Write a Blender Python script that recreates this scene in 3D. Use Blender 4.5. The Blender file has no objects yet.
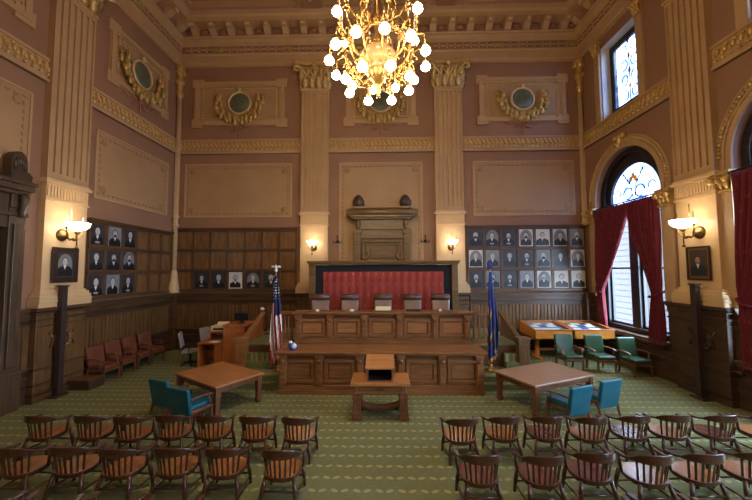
import bpy, bmesh, math, random
from mathutils import Vector, Matrix
random.seed(7)
PI = math.pi
SC = bpy.context.scene
COL = SC.collection
XL, XR, D, H, RB = -9.57, 9.04, 14.86, 3.5, -6.0     # room: left, right, back wall, eye height, rear wall

# ------------------------------------------------------------------ materials
def mat(name, col, rough=.6, metal=0., noise=0., nscale=6., col2=None, stretch=None, bump=0., bscale=40., spec=None, coord='Object', emit=None, estr=0., coat=0.):
    m = bpy.data.materials.new(name); m.use_nodes = True
    nt = m.node_tree; b = nt.nodes['Principled BSDF']
    b.inputs['Base Color'].default_value = (*col, 1); b.inputs['Roughness'].default_value = rough
    b.inputs['Metallic'].default_value = metal
    if spec is not None: b.inputs['Specular IOR Level'].default_value = spec
    if coat: b.inputs['Coat Weight'].default_value = coat; b.inputs['Coat Roughness'].default_value = .18
    tc = nt.nodes.new('ShaderNodeTexCoord'); mp = nt.nodes.new('ShaderNodeMapping')
    nt.links.new(tc.outputs[coord], mp.inputs['Vector'])
    if stretch: mp.inputs['Scale'].default_value = stretch
    if col2 is not None:
        n = nt.nodes.new('ShaderNodeTexNoise'); n.inputs['Scale'].default_value = nscale
        n.inputs['Detail'].default_value = 5; n.inputs['Roughness'].default_value = .6
        nt.links.new(mp.outputs[0], n.inputs['Vector'])
        r = nt.nodes.new('ShaderNodeValToRGB'); r.color_ramp.elements[0].position = .32; r.color_ramp.elements[1].position = .68
        r.color_ramp.elements[0].color = (*col, 1); r.color_ramp.elements[1].color = (*col2, 1)
        nt.links.new(n.outputs['Fac'], r.inputs[0]); nt.links.new(r.outputs[0], b.inputs['Base Color'])
    if bump:
        n2 = nt.nodes.new('ShaderNodeTexNoise'); n2.inputs['Scale'].default_value = bscale
        nt.links.new(mp.outputs[0], n2.inputs['Vector'])
        bp = nt.nodes.new('ShaderNodeBump'); bp.inputs['Strength'].default_value = bump; bp.inputs['Distance'].default_value = .01
        nt.links.new(n2.outputs['Fac'], bp.inputs['Height']); nt.links.new(bp.outputs[0], b.inputs['Normal'])
    if emit is not None:
        b.inputs['Emission Color'].default_value = (*emit, 1); b.inputs['Emission Strength'].default_value = estr
    return m
def S(r, g, b):   # sRGB 0-255 to linear
    f = lambda c: (c/255/12.92) if c/255 <= .04045 else ((c/255+.055)/1.055)**2.4
    return (f(r), f(g), f(b))
M = {}
M['rose'] = mat('rose wall paint', S(142,103,76), .7, col2=S(152,111,82), nscale=.8, bump=.1)
M['tan'] = mat('tan painted plaster', S(176,140,98), .55, col2=S(186,150,106), nscale=1.5, bump=.1)
M['cream'] = mat('cream painted plaster', S(206,170,122), .5, col2=S(214,178,130), nscale=2)
M['ochre'] = mat('ochre panel paint', S(164,128,88), .65, col2=S(174,138,96), nscale=1.1)
M['ochre_dark'] = mat('stencil border paint', S(160,122,80), .65)
M['mauve'] = mat('mauve frieze paint', S(136,94,74), .65, col2=S(156,112,84), nscale=9)
M['soffit'] = mat('ceiling paint', S(166,124,86), .65, col2=S(176,134,92), nscale=1)
M['gilt'] = mat('gilded plaster', S(196,152,84), .38, .55, col2=S(222,186,116), nscale=12, bump=.3, bscale=25)
M['bead'] = mat('bright gilded beads', S(240,208,140), .28, .8)
M['capgilt'] = mat('gilded capital plaster', S(196,160,100), .38, .45, col2=S(222,190,130), nscale=10, bump=.3, bscale=25)
M['giltpale'] = mat('pale gilded plaster', S(206,174,118), .42, .3, col2=S(224,196,146), nscale=14)
M['leafgreen'] = mat('green gilded leaves', S(132,120,56), .4, .4, col2=S(196,166,92), nscale=14)
M['ribbon'] = mat('rose ribbon paint', S(150,92,72), .6, col2=S(190,140,100), nscale=14)
M['medal'] = mat('green medallion enamel', S(84,92,74), .4, .1, col2=S(112,116,88), nscale=6)
M['whitejamb'] = mat('white reveal paint', S(214,208,198), .6)
def wood(name, a, b, rough=.38, st=(1,1,9), ns=3., coat=0.): return mat(name, a, rough, col2=b, nscale=ns, stretch=(9/st[0]*1.,9/st[1]*1.,9/st[2]*1.), bump=.08, bscale=30, coat=coat)
M['wv'] = wood('dark oak panelling', S(84,58,32), S(120,86,48), .4, (1,1,9), 1.2)
M['wcell'] = wood('oak panel infill', S(92,62,34), S(134,94,52), .36, (1,1,7), .9)
M['wh'] = wood('dark oak rail', S(66,44,26), S(98,68,40), .38, (9,9,1), 1.2)
M['dado'] = wood('deep brown dado', S(56,40,28), S(84,60,40), .4, (9,9,1), 1.2)
M['bench'] = wood('polished brown bench wood', S(112,72,42), S(150,102,62), .32, (9,1,1), 1.4)
M['benchdark'] = wood('dark bench moulding wood', S(76,46,27), S(108,70,42), .36, (9,1,1), 1.4)
M['benchpanel'] = wood('honey bench panel wood', S(134,88,50), S(172,120,72), .36, (9,1,1), 1.4)
M['table'] = wood('orange brown tabletop wood', S(152,98,54), S(184,126,74), .32, (9,1,1), 1.3, .3)
M['tleg'] = wood('reddish table frame wood', S(92,56,36), S(124,80,52), .35, (1,1,9), 1.6)
M['oak'] = wood('golden oak case wood', S(196,122,42), S(222,148,62), .35, (9,1,1), 1.6)
M['chairw'] = wood('dark varnished chair wood', S(52,28,17), S(88,52,30), .28, (4,4,1), 2.2, .3)
M['chairseat'] = wood('golden brown chair seat wood', S(134,84,44), S(170,114,66), .26, (1,6,1), 2., .4)
M['chairseat2'] = wood('red brown chair seat wood', S(96,54,42), S(126,78,60), .26, (1,6,1), 2., .4)
M['redwood'] = wood('red brown desk wood', S(150,84,44), S(180,108,58), .4, (1,1,6), 1.5)
M['aed'] = wood('bronzed walnut wood', S(92,68,36), S(128,98,56), .34, (9,1,1), 1.5)
M['aed2'] = wood('dark carved doorcase wood', S(66,50,36), S(96,74,52), .36, (1,1,9), 1.5)
M['post'] = wood('dark purple brown post wood', S(48,32,30), S(66,46,40), .45, (1,1,9), 1.5)
M['teal'] = mat('teal leather', S(16,84,104), .34, col2=S(24,98,116), nscale=3, bump=.12)
M['green'] = mat('green leather', S(42,70,48), .34, col2=S(54,84,54), nscale=3, bump=.12)
M['brownl'] = mat('red brown leather', S(100,54,38), .3, col2=S(124,72,50), nscale=3, bump=.12)
M['judge'] = mat('umber leather', S(134,108,94), .3, col2=S(154,126,110), nscale=3, bump=.12)
M['judgedark'] = mat('dark umber leather', S(92,68,60), .3)
M['grey'] = mat('grey lavender fabric', S(150,138,142), .85, bump=.3, bscale=150)
M['black'] = mat('black plastic', S(22,22,24), .4)
M['screen'] = mat('monitor glass', S(30,34,40), .15)
M['velvet'] = mat('black velvet', S(16,18,26), .85)
M['paper'] = mat('white paper', S(228,226,216), .8)
M['papergrey'] = mat('grey photo paper', S(120,124,132), .7)
M['blueink'] = mat('blue ink paper', S(40,84,160), .7)
M['brass'] = mat('polished brass', S(160,122,66), .32, .85)
M['dbrass'] = mat('aged brass', S(132,104,60), .35, .8)
M['ivory'] = mat('ivory printer plastic', S(216,206,170), .6)
M['iron'] = mat('black iron', S(28,24,22), .4, .5)
M['globe'] = mat('lit frosted glass globe', (1,.9,.7), .4, emit=(1.,.82,.56), estr=62.)
M['bowl'] = mat('lit glass sconce bowl', (1,.9,.75), .4, emit=(1.,.88,.70), estr=11.)
M['candle'] = mat('white candle tube', S(236,226,200), .5)
M['frame'] = wood('dark picture frame wood', S(40,26,18), S(60,40,26), .35, (1,1,5), 3)
M['gframe'] = mat('gilt picture frame', S(140,104,54), .4, .5)
M['winframe'] = mat('dark window wood', S(30,24,28), .35, col2=S(42,34,34), nscale=3)
M['brick'] = mat('grey outside masonry', S(52,48,47), .9)
M['asphalt'] = mat('outside pavement', S(120,120,120), .9)
M['cord'] = mat('gold cord', S(196,152,60), .4, .4)

def band_mat(name, a, b, scale, thr, axis='X'):
    m = mat(name, a, .8); nt = m.node_tree; bs = nt.nodes['Principled BSDF']
    tc = nt.nodes['Texture Coordinate']
    return m, nt, bs, tc
def math_node(nt, op, a, b=None, c=None):
    n = nt.nodes.new('ShaderNodeMath'); n.operation = op
    for i, v in enumerate((a, b, c)):
        if v is None: continue
        if isinstance(v, (int, float)): n.inputs[i].default_value = v
        else: nt.links.new(v, n.inputs[i])
    return n.outputs[0]
def motif_mat(name, base, base2, motifs, px, py, rough=.9, swap=None, bump=0, sheen=0):
    """staggered woven motifs; motifs = [(cx,cy,rx,ry,rot,colour)] in cell units; cell px by py metres, axes from swap"""
    m = mat(name, base, rough, spec=.2); nt = m.node_tree; bs = nt.nodes['Principled BSDF']
    tc = nt.nodes['Texture Coordinate']
    n = nt.nodes.new('ShaderNodeTexNoise'); n.inputs['Scale'].default_value = 1.3; nt.links.new(tc.outputs['Object'], n.inputs['Vector'])
    mix = nt.nodes.new('ShaderNodeMixRGB'); mix.inputs[1].default_value = (*base,1); mix.inputs[2].default_value = (*base2,1)
    nt.links.new(n.outputs['Fac'], mix.inputs[0]); cur = mix.outputs[0]
    sp = nt.nodes.new('ShaderNodeSeparateXYZ'); nt.links.new(tc.outputs['Object'], sp.inputs[0])
    ax = swap or ('X','Y'); X, Y = sp.outputs[ax[0]], sp.outputs[ax[1]]
    u = math_node(nt,'DIVIDE',X,px); v = math_node(nt,'DIVIDE',Y,py)
    row = math_node(nt,'FLOOR',v); par = math_node(nt,'MULTIPLY',math_node(nt,'MODULO',math_node(nt,'ABSOLUTE',row),2.),.5)
    fu = math_node(nt,'SUBTRACT',math_node(nt,'FRACT',math_node(nt,'ADD',u,par)),.5); fv = math_node(nt,'SUBTRACT',math_node(nt,'FRACT',v),.5)
    for cx, cy, rx, ry, rot, c in motifs:
        du = math_node(nt,'SUBTRACT',fu,cx); dv = math_node(nt,'SUBTRACT',fv,cy)
        ca, sa = math.cos(rot), math.sin(rot)
        a = math_node(nt,'ADD',math_node(nt,'MULTIPLY',du,ca/rx),math_node(nt,'MULTIPLY',dv,sa/rx))
        b = math_node(nt,'ADD',math_node(nt,'MULTIPLY',du,-sa/ry),math_node(nt,'MULTIPLY',dv,ca/ry))
        d = math_node(nt,'ADD',math_node(nt,'MULTIPLY',a,a),math_node(nt,'MULTIPLY',b,b))
        mr = nt.nodes.new('ShaderNodeMapRange'); nt.links.new(d, mr.inputs[0]); mr.inputs[1].default_value = .75; mr.inputs[2].default_value = 1.15
        mr.inputs[3].default_value = 1; mr.inputs[4].default_value = 0
        mx = nt.nodes.new('ShaderNodeMixRGB'); nt.links.new(mr.outputs[0], mx.inputs[0]); nt.links.new(cur, mx.inputs[1]); mx.inputs[2].default_value = (*c,1)
        cur = mx.outputs[0]
    nt.links.new(cur, bs.inputs['Base Color'])
    return m
lt = S(150,145,100); br = S(120,110,80); dk = S(108,116,82)
M['carpet'] = motif_mat('green figured carpet', S(114,114,72), S(104,108,72),
    [(0,.46,.13,.12,0,br),(0,-.02,.16,.24,0,dk),(0,-.34,.20,.06,0,dk),(-.27,.10,.19,.11,.5,lt),(.27,.10,.19,.11,-.5,lt),(0,-.04,.06,.12,0,br),(-.36,-.25,.08,.08,0,br),(.36,-.25,.08,.08,0,br)], .36, .33)
gd = S(130,56,52)
M['drape'] = motif_mat('crimson damask curtain', S(98,32,42), S(116,42,52), [(0,0,.10,.16,0,gd),(0,.32,.05,.07,0,gd)], .13, .34, .8, ('Y','Z'))
M['backdrop'] = motif_mat('crimson backdrop cloth', S(138,56,52), S(154,68,60), [(0,.1,.07,.14,0,S(176,104,82)),(0,-.2,.12,.03,0,S(150,64,58))], .30, .42, .85, ('X','Z'))

# stained glass: coloured clear glass lit from outside
def stained(name, seed):
    m = bpy.data.materials.new(name); m.use_nodes = True; nt = m.node_tree; nt.nodes.clear()
    out = nt.nodes.new('ShaderNodeOutputMaterial'); t = nt.nodes.new('ShaderNodeBsdfTransparent')
    tc = nt.nodes.new('ShaderNodeTexCoord'); n = nt.nodes.new('ShaderNodeTexNoise'); n.inputs['Scale'].default_value = 2.2; n.inputs['Detail'].default_value = 1
    mp = nt.nodes.new('ShaderNodeMapping'); mp.inputs['Location'].default_value = (seed, seed, seed)
    nt.links.new(tc.outputs['Object'], mp.inputs[0]); nt.links.new(mp.outputs[0], n.inputs['Vector'])
    r = nt.nodes.new('ShaderNodeValToRGB'); e = r.color_ramp.elements
    e[0].position = .35; e[0].color = (.05,.08,.22,1); e[1].position = .70; e[1].color = (.40,.46,.55,1)
    k = e.new(.5); k.color = (.10,.14,.30,1)
    nt.links.new(n.outputs['Fac'], r.inputs[0])
    nt.links.new(r.outputs[0], t.inputs['Color'])
    nt.links.new(t.outputs[0], out.inputs[0]); return m
M['stain'] = stained('blue stained glass', 3.)
def clear(name, c):
    m = bpy.data.materials.new(name); m.use_nodes = True; nt = m.node_tree; nt.nodes.clear()
    out = nt.nodes.new('ShaderNodeOutputMaterial'); t = nt.nodes.new('ShaderNodeBsdfTransparent'); g = nt.nodes.new('ShaderNodeBsdfGlossy')
    g.inputs['Roughness'].default_value = .05; t.inputs['Color'].default_value = (*c,1)
    mx = nt.nodes.new('ShaderNodeMixShader'); mx.inputs[0].default_value = .06
    nt.links.new(t.outputs[0], mx.inputs[1]); nt.links.new(g.outputs[0], mx.inputs[2]); nt.links.new(mx.outputs[0], out.inputs[0]); return m
M['pane'] = clear('clear window glass', (.95,.97,1))
M['caseglass'] = clear('display case glass', (.94,.96,.96))
M['sg_green'] = clear('green stained glass', (.03,.10,.06)); M['sg_gold'] = clear('amber stained glass', (.6,.26,.05)); M['lead'] = M['winframe']

# ------------------------------------------------------------------ mesh builder
class MB:
    def __init__(s, T=None): s.bm = bmesh.new(); s.T = T; s.mi = 0; s.sm = False
    def v(s, p):
        if s.T: p = s.T(*p)
        return s.bm.verts.new(p)
    def f(s, vs):
        try: fc = s.bm.faces.new(vs); fc.material_index = s.mi; fc.smooth = s.sm; return fc
        except ValueError: return None
    def m(s, i, sm=None):
        s.mi = i
        if sm is not None: s.sm = sm
        return s
    def box(s, x0,x1,y0,y1,z0,z1):
        c = [s.v(p) for p in ((x0,y0,z0),(x1,y0,z0),(x1,y1,z0),(x0,y1,z0),(x0,y0,z1),(x1,y0,z1),(x1,y1,z1),(x0,y1,z1))]
        sm = s.sm; s.sm = False
        for q in ((0,3,2,1),(4,5,6,7),(0,1,5,4),(1,2,6,5),(2,3,7,6),(3,0,4,7)): s.f([c[i] for i in q])
        s.sm = sm; return s
    def cbox(s, cx,cy,cz,w,d,h): return s.box(cx-w/2,cx+w/2,cy-d/2,cy+d/2,cz-h/2,cz+h/2)
    def hexa(s, pts):   # 8 corners, same order as box
        c = [s.v(p) for p in pts]
        for q in ((0,3,2,1),(4,5,6,7),(0,1,5,4),(1,2,6,5),(2,3,7,6),(3,0,4,7)): s.f([c[i] for i in q])
        return s
    def prism(s, poly, a, b, axis=2):   # poly of 2D points extruded on an axis
        def P(u, v, w): return ((w,u,v),(u,w,v),(u,v,w))[axis]
        A = [s.v(P(u,v,a)) for u,v in poly]; B = [s.v(P(u,v,b)) for u,v in poly]; n = len(poly)
        sm = s.sm; s.sm = False
        s.f(A[::-1]); s.f(B); s.sm = sm
        for i in range(n): s.f([A[i],A[(i+1)%n],B[(i+1)%n],B[i]])
        return s
    def lathe(s, prof, c=(0,0,0), seg=12, axis=2, cap=True):
        rings = []
        for r, h in prof:
            rg = []
            for k in range(seg):
                a = 2*PI*k/seg; u, w = r*math.cos(a), r*math.sin(a)
                p = ((h,u,w),(u,h,w),(u,w,h))[axis]
                rg.append(s.v((c[0]+p[0], c[1]+p[1], c[2]+p[2])))
            rings.append(rg)
        for A, B in zip(rings, rings[1:]):
            for k in range(seg): s.f([A[k],A[(k+1)%seg],B[(k+1)%seg],B[k]])
        if cap: s.f(rings[0][::-1]); s.f(rings[-1])
        return s
    def ball(s, c, rx, ry=None, rz=None, seg=8, rings=6):
        ry = ry or rx; rz = rz or rx; old = s.sm; s.sm = True
        R = []
        for i in range(1, rings):
            t = PI*i/rings
            R.append([s.v((c[0]+rx*math.sin(t)*math.cos(2*PI*k/seg), c[1]+ry*math.sin(t)*math.sin(2*PI*k/seg), c[2]+rz*math.cos(t))) for k in range(seg)])
        top = s.v((c[0],c[1],c[2]+rz)); bot = s.v((c[0],c[1],c[2]-rz))
        for k in range(seg):
            s.f([top,R[0][k],R[0][(k+1)%seg]]); s.f([bot,R[-1][(k+1)%seg],R[-1][k]])
        for A, B in zip(R, R[1:]):
            for k in range(seg): s.f([A[k],B[k],B[(k+1)%seg],A[(k+1)%seg]])
        s.sm = old; return s
    def tube(s, pts, rad, seg=6, closed=False):
        old = s.sm; s.sm = True
        pts = [Vector(p) for p in pts]; n = len(pts); R = []
        prev = None
        for i, p in enumerate(pts):
            t = (pts[(i+1)%n]-pts[i-1]) if closed or 0 < i < n-1 else ((pts[1]-pts[0]) if i == 0 else (pts[-1]-pts[-2]))
            t.normalize()
            if prev is None: a = Vector((0,0,1)) if abs(t.z) < .9 else Vector((1,0,0)); nn = t.cross(a).normalized()
            else: nn = (prev - t*prev.dot(t)).normalized()
            prev = nn; bb = t.cross(nn)
            r = rad[i] if isinstance(rad, (list,tuple)) else rad
            R.append([s.v(tuple(p + nn*r*math.cos(2*PI*k/seg) + bb*r*math.sin(2*PI*k/seg))) for k in range(seg)])
        pr = list(zip(R, R[1:])) + ([(R[-1], R[0])] if closed else [])
        for A, B in pr:
            for k in range(seg): s.f([A[k],A[(k+1)%seg],B[(k+1)%seg],B[k]])
        if not closed: s.f(R[0][::-1]); s.f(R[-1])
        s.sm = old; return s
    def ribbon(s, pts, ws, hs, closed=False, sm=False):   # rectangular bar along a path lying mostly level: ws wide across, hs high
        old = s.sm
        pts = [Vector(p) for p in pts]; n = len(pts); R = []
        for i, p in enumerate(pts):
            t = (pts[(i+1)%n]-pts[i-1]) if closed or 0 < i < n-1 else ((pts[1]-pts[0]) if i == 0 else (pts[-1]-pts[-2]))
            t.z = 0; t.normalize(); nn = Vector((t.y,-t.x,0))
            w = ws[i] if isinstance(ws,(list,tuple)) else ws; h = hs[i] if isinstance(hs,(list,tuple)) else hs
            R.append([s.v(tuple(p+nn*a*w/2+Vector((0,0,b*h/2)))) for a,b in ((-1,-1),(1,-1),(1,1),(-1,1))])
        pr = list(zip(R, R[1:])) + ([(R[-1], R[0])] if closed else [])
        for A, B in pr:
            for k in range(4): s.f([A[k],A[(k+1)%4],B[(k+1)%4],B[k]])
        if not closed: s.f(R[0][::-1]); s.f(R[-1])
        s.sm = old; return s
    def rframe(s, x0,x1,z0,z1, w, d, y=0., sgn=-1):   # flat rectangular frame standing in x-z, thickness d towards sgn*y
        a, b = sorted((y, y+sgn*d))
        s.box(x0,x1,a,b,z0,z0+w); s.box(x0,x1,a,b,z1-w,z1); s.box(x0,x0+w,a,b,z0+w,z1-w); s.box(x1-w,x1,a,b,z0+w,z1-w); return s
    def build(s, name, mats, parent=None, bevel=0., seg=2, loc=None, rot=None, smooth=False):
        bmesh.ops.recalc_face_normals(s.bm, faces=s.bm.faces)
        me = bpy.data.meshes.new(name); s.bm.to_mesh(me); s.bm.free()
        for m in (mats if isinstance(mats, (list,tuple)) else [mats]): me.materials.append(M[m])
        if smooth: me.polygons.foreach_set('use_smooth', [True]*len(me.polygons))
        o = bpy.data.objects.new(name, me); COL.objects.link(o)
        if parent: o.parent = parent
        if loc: o.location = loc
        if rot is not None: o.rotation_euler = rot if isinstance(rot, tuple) else (0,0,rot)
        if bevel:
            b = o.modifiers.new('Bevel','BEVEL'); b.width = bevel; b.segments = seg; b.limit_method = 'ANGLE'; b.angle_limit = math.radians(50)
        return o
def wall(side):   # (s along wall, out from wall, height) -> world
    if side == 'back': return lambda s_, o, h: (s_, D-o, h)
    if side == 'left': return lambda s_, o, h: (XL+o, s_, h)
    if side == 'right': return lambda s_, o, h: (XR-o, s_, h)
    return lambda s_, o, h: (s_, RB+o, h)
def tag(o, label=None, cat=None, group=None, kind=None):
    if label: o['label'] = label
    if cat: o['category'] = cat
    if group: o['group'] = group
    if kind: o['kind'] = kind
    return o
def empty(name, loc=(0,0,0), rz=0.):
    o = bpy.data.objects.new(name, None); COL.objects.link(o); o.location = loc; o.rotation_euler = (0,0,rz); o.empty_display_size = .1; return o
def thing(name, label, cat, loc=(0,0,0), rz=0., group=None): return tag(empty(name, loc, rz), label, cat, group)
KIDS = {}
def copy_tree(o, parent=None):
    c = o.copy(); COL.objects.link(c); c.parent = parent
    for ch in [x for x in o.children]: copy_tree(ch, c)
    return c
TN = [0]
def trim(name=None, loc=(0,0,0), rz=0.):
    TN[0] += 1; o = empty('trim_%d' % TN[0], loc, rz); o['kind'] = 'structure'; return o
def strim(mb, mats, bevel=0.):
    TN[0] += 1; o = mb.build('trim_%d' % TN[0], mats, None, bevel); o['kind'] = 'structure'; return o
def struct(name, mb, mats): o = mb.build(name, mats); o['kind'] = 'structure'; return o

# ------------------------------------------------------------------ room shell
ZC = 15.3
WB = [12.45, 6.95, 1.45]         # window bay centres on the right wall
m = MB(); m.box(XL-.6, XR+.6, RB-.3, D+.3, -.2, 0); struct('floor', m, 'carpet')
m = MB(); m.box(XL-.6, XR+.6, RB-.3, D+.3, ZC, ZC+.3); struct('ceiling', m, 'soffit')
m = MB(); m.box(XL-.6, XR+.6, D, D+.3, 0, ZC); struct('wall_back', m, 'rose')
m = MB(); m.box(XL-.3, XL, RB, D, 0, ZC); struct('wall_left', m, 'rose')
m = MB(); m.box(XL-.6, XR+.6, RB-.3, RB, 0, ZC); struct('wall_rear', m, 'rose')
# right wall with arched and square openings; thickness .5
m = MB(wall('right')); TH = -.5
AR, AZ, AB = 1.65, 6.4, 1.2
UW, UZ0, UZ1 = .97, 9.62, 12.6
edges = [D]
for c in WB: edges += [c+2.75, c-2.75]
def seg_(s0, s1, h0, h1): m.box(s0, s1, TH, 0, h0, h1)
seg_(RB, WB[-1]-2.75, 0, ZC)
for c in WB:
    s0, s1 = c-2.75, min(c+2.75, D)
    if c == WB[0]: s1 = D
    seg_(s0, c-AR, 0, 9); seg_(c+AR, s1, 0, 9); seg_(c-AR, c+AR, 0, AB)
    N = 20
    for k in range(N):
        a0, a1 = PI*k/N, PI*(k+1)/N
        p = [(c+AR*math.cos(a0), AZ+AR*math.sin(a0)), (c+AR*math.cos(a1), AZ+AR*math.sin(a1))]
        m.hexa([(p[1][0],TH,p[1][1]),(p[0][0],TH,p[0][1]),(p[0][0],0,p[0][1]),(p[1][0],0,p[1][1]),
                (p[1][0],TH,9),(p[0][0],TH,9),(p[0][0],0,9),(p[1][0],0,9)])
    seg_(s0, s1, 9, UZ0); seg_(s0, c-UW, UZ0, UZ1); seg_(c+UW, s1, UZ0, UZ1); seg_(s0, s1, UZ1, ZC)
struct('wall_right', m, 'rose')

# ---- cornice and ceiling courses: profile (projection, height) carried round the room with mitres
def course(prof, mats, mi=None, sides='blr'):
    m = MB(); n = len(prof)
    loops = []
    for p, z in prof:
        loops.append([m.v(q) for q in ((XL+p,RB+p,z),(XR-p,RB+p,z),(XR-p,D-p,z),(XL+p,D-p,z))])
    for i, (A, B) in enumerate(zip(loops, loops[1:])):
        m.mi = mi[i] if mi else 0
        for k in range(4): m.f([A[k],A[(k+1)%4],B[(k+1)%4],B[k]])
    m.mi = 0
    return strim(m, mats)
course([(0,13.02),(.10,13.02),(.10,13.12),(.16,13.16),(.16,13.5),(.22,13.55),(.20,13.6),(.20,13.92),(.26,13.96),(.34,14.0),(.40,14.12),(.40,14.2),(.46,14.24),(.46,14.55),
        (.98,14.55),(1.0,14.72),(1.08,14.78),(1.12,14.95),(1.2,15.02),(1.2,15.3)], ['tan','mauve','soffit'], [0,0,0,0,0,0,1,0,0,0,0,0,1,2,0,0,0,1,0])
# ceiling coffer ribs just inside the cornice
m = MB()
for (x0,x1,y0,y1) in ((XL+1.2,XR-1.2,D-2.0,D-1.75),(XL+1.9,XL+2.15,RB+1.2,D-2.),(XR-2.15,XR-1.9,RB+1.2,D-2.)):
    m.box(x0,x1,y0,y1,15.12,15.3)
for y in (9.7, 4.2, -1.3): m.box(XL+1.2, XR-1.2, y-.7, y+.7, 15.0, 15.3); m.box(XL+1.2, XR-1.2, y-.45, y+.45, 14.85, 15.0)
for x in (-3.1, 2.97): m.box(x-.6, x+.6, RB+1.2, D-1.2, 15.0, 15.3)
strim(m, 'soffit')
# modillion brackets under the corona
def modillions(side, s0, s1, step):
    m = MB(wall(side)); s_ = s0
    while s_ < s1:
        m.m(0); poly = [(.46,14.24),(.56,14.22),(.66,14.30),(.74,14.40),(.90,14.42),(.94,14.55),(.46,14.55)]
        m.prism(poly, s_-.14, s_+.14, 0)
        m.m(1); m.ball((s_, .92, 14.47), .10, .05, .06, 6, 4)
        m.m(2); m.ball((s_+step/2, .5, 14.42), .17, .06, .10, 8, 4); m.box(s_+step/2-.16, s_+step/2+.16, .46, .52, 14.3, 14.52)
        s_ += step
    strim(m, ['tan','giltpale','mauve'])
modillions('back', XL+1.05, XR-.8, .83); modillions('left', 4, D-.8, .83); modillions('right', 4, D-.8, .83)
# painted frieze ornaments below the modillions
def scrolls(side, s0, s1):
    m = MB(wall(side)); s_ = s0; k = 0
    while s_ < s1:
        m.m(0)
        m.ball((s_, .2, 13.76), .15, .03, .045, 8, 4); m.ball((s_+.17, .2, 13.70), .05, .03, .08, 6, 4); m.ball((s_+.17, .2, 13.84), .05, .03, .05, 6, 4)
        if k % 9 == 4: m.m(1); m.ball((s_, .22, 13.78), .3, .08, .13, 10, 6)
        s_ += .36; k += 1
    strim(m, ['tan','leafgreen'])
scrolls('back', XL+.5, XR-.4); scrolls('left', 4, D-.4); scrolls('right', 4, D-.4)
# carved bosses at the ceiling beam ends
for x in (-3.05, 2.75):
    t = trim(loc=(x, D-1.35, 14.8))
    b = MB(); b.box(-.42,.42,-.2,.4,.12,.4); b.build('bracket_block','mauve',t,.03)
    b = MB()
    for q in (-.4,.4): b.tube([(q,-.22,.35),(q*1.15,-.3,.2),(q,-.34,.08),(q*.8,-.28,.12),(q*.85,-.24,.22)],.05,6)
    for i in range(7): b.ball((-.3+.1*i,-.24,.2+.07*math.sin(i*1.6)),.06,.05,.07,6,4)
    b.build('scroll_carving','giltpale',t)

# ---- beaded leaf frieze
def frieze(side, runs):
    m = MB(wall(side))
    for s0, s1 in runs:
        m.m(0); m.box(s0,s1,0,.06,8.86,9.52); m.box(s0,s1,0,.12,8.86,8.93); m.box(s0,s1,0,.10,9.46,9.54)
        s_ = s0+.12; k = 0
        while s_ < s1-.05:
            m.m(1)
            m.ball((s_, .08, 9.30), .055, .05, .13, 6, 4); m.ball((s_+.07, .08, 9.22), .05, .05, .09, 5, 4); m.ball((s_-.05, .08, 9.38), .045, .04, .05, 5, 4)
            m.m(2); m.ball((s_+.02, .12, 9.05), .045, .05, .04, 6, 5)
            s_ += .20
    strim(m, ['tan','gilt','bead'])
PB = [(-3.72,-2.48),(2.34,3.6)]; PL = [(8.88,10.18),(3.38,4.68),(-2.12,-.82)]; PR = [(8.9,10.12),(3.4,4.62),(-2.1,-.88)]
frieze('back', [(XL+.1,PB[0][0]),(PB[0][1],PB[1][0]),(PB[1][1],XR-.1)])
frieze('left', [(10.18,D-.1),(4.68,8.88),(-.82,3.38)]); frieze('right', [(10.12,D-.1),(4.62,8.9),(-.88,3.4)])

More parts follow.
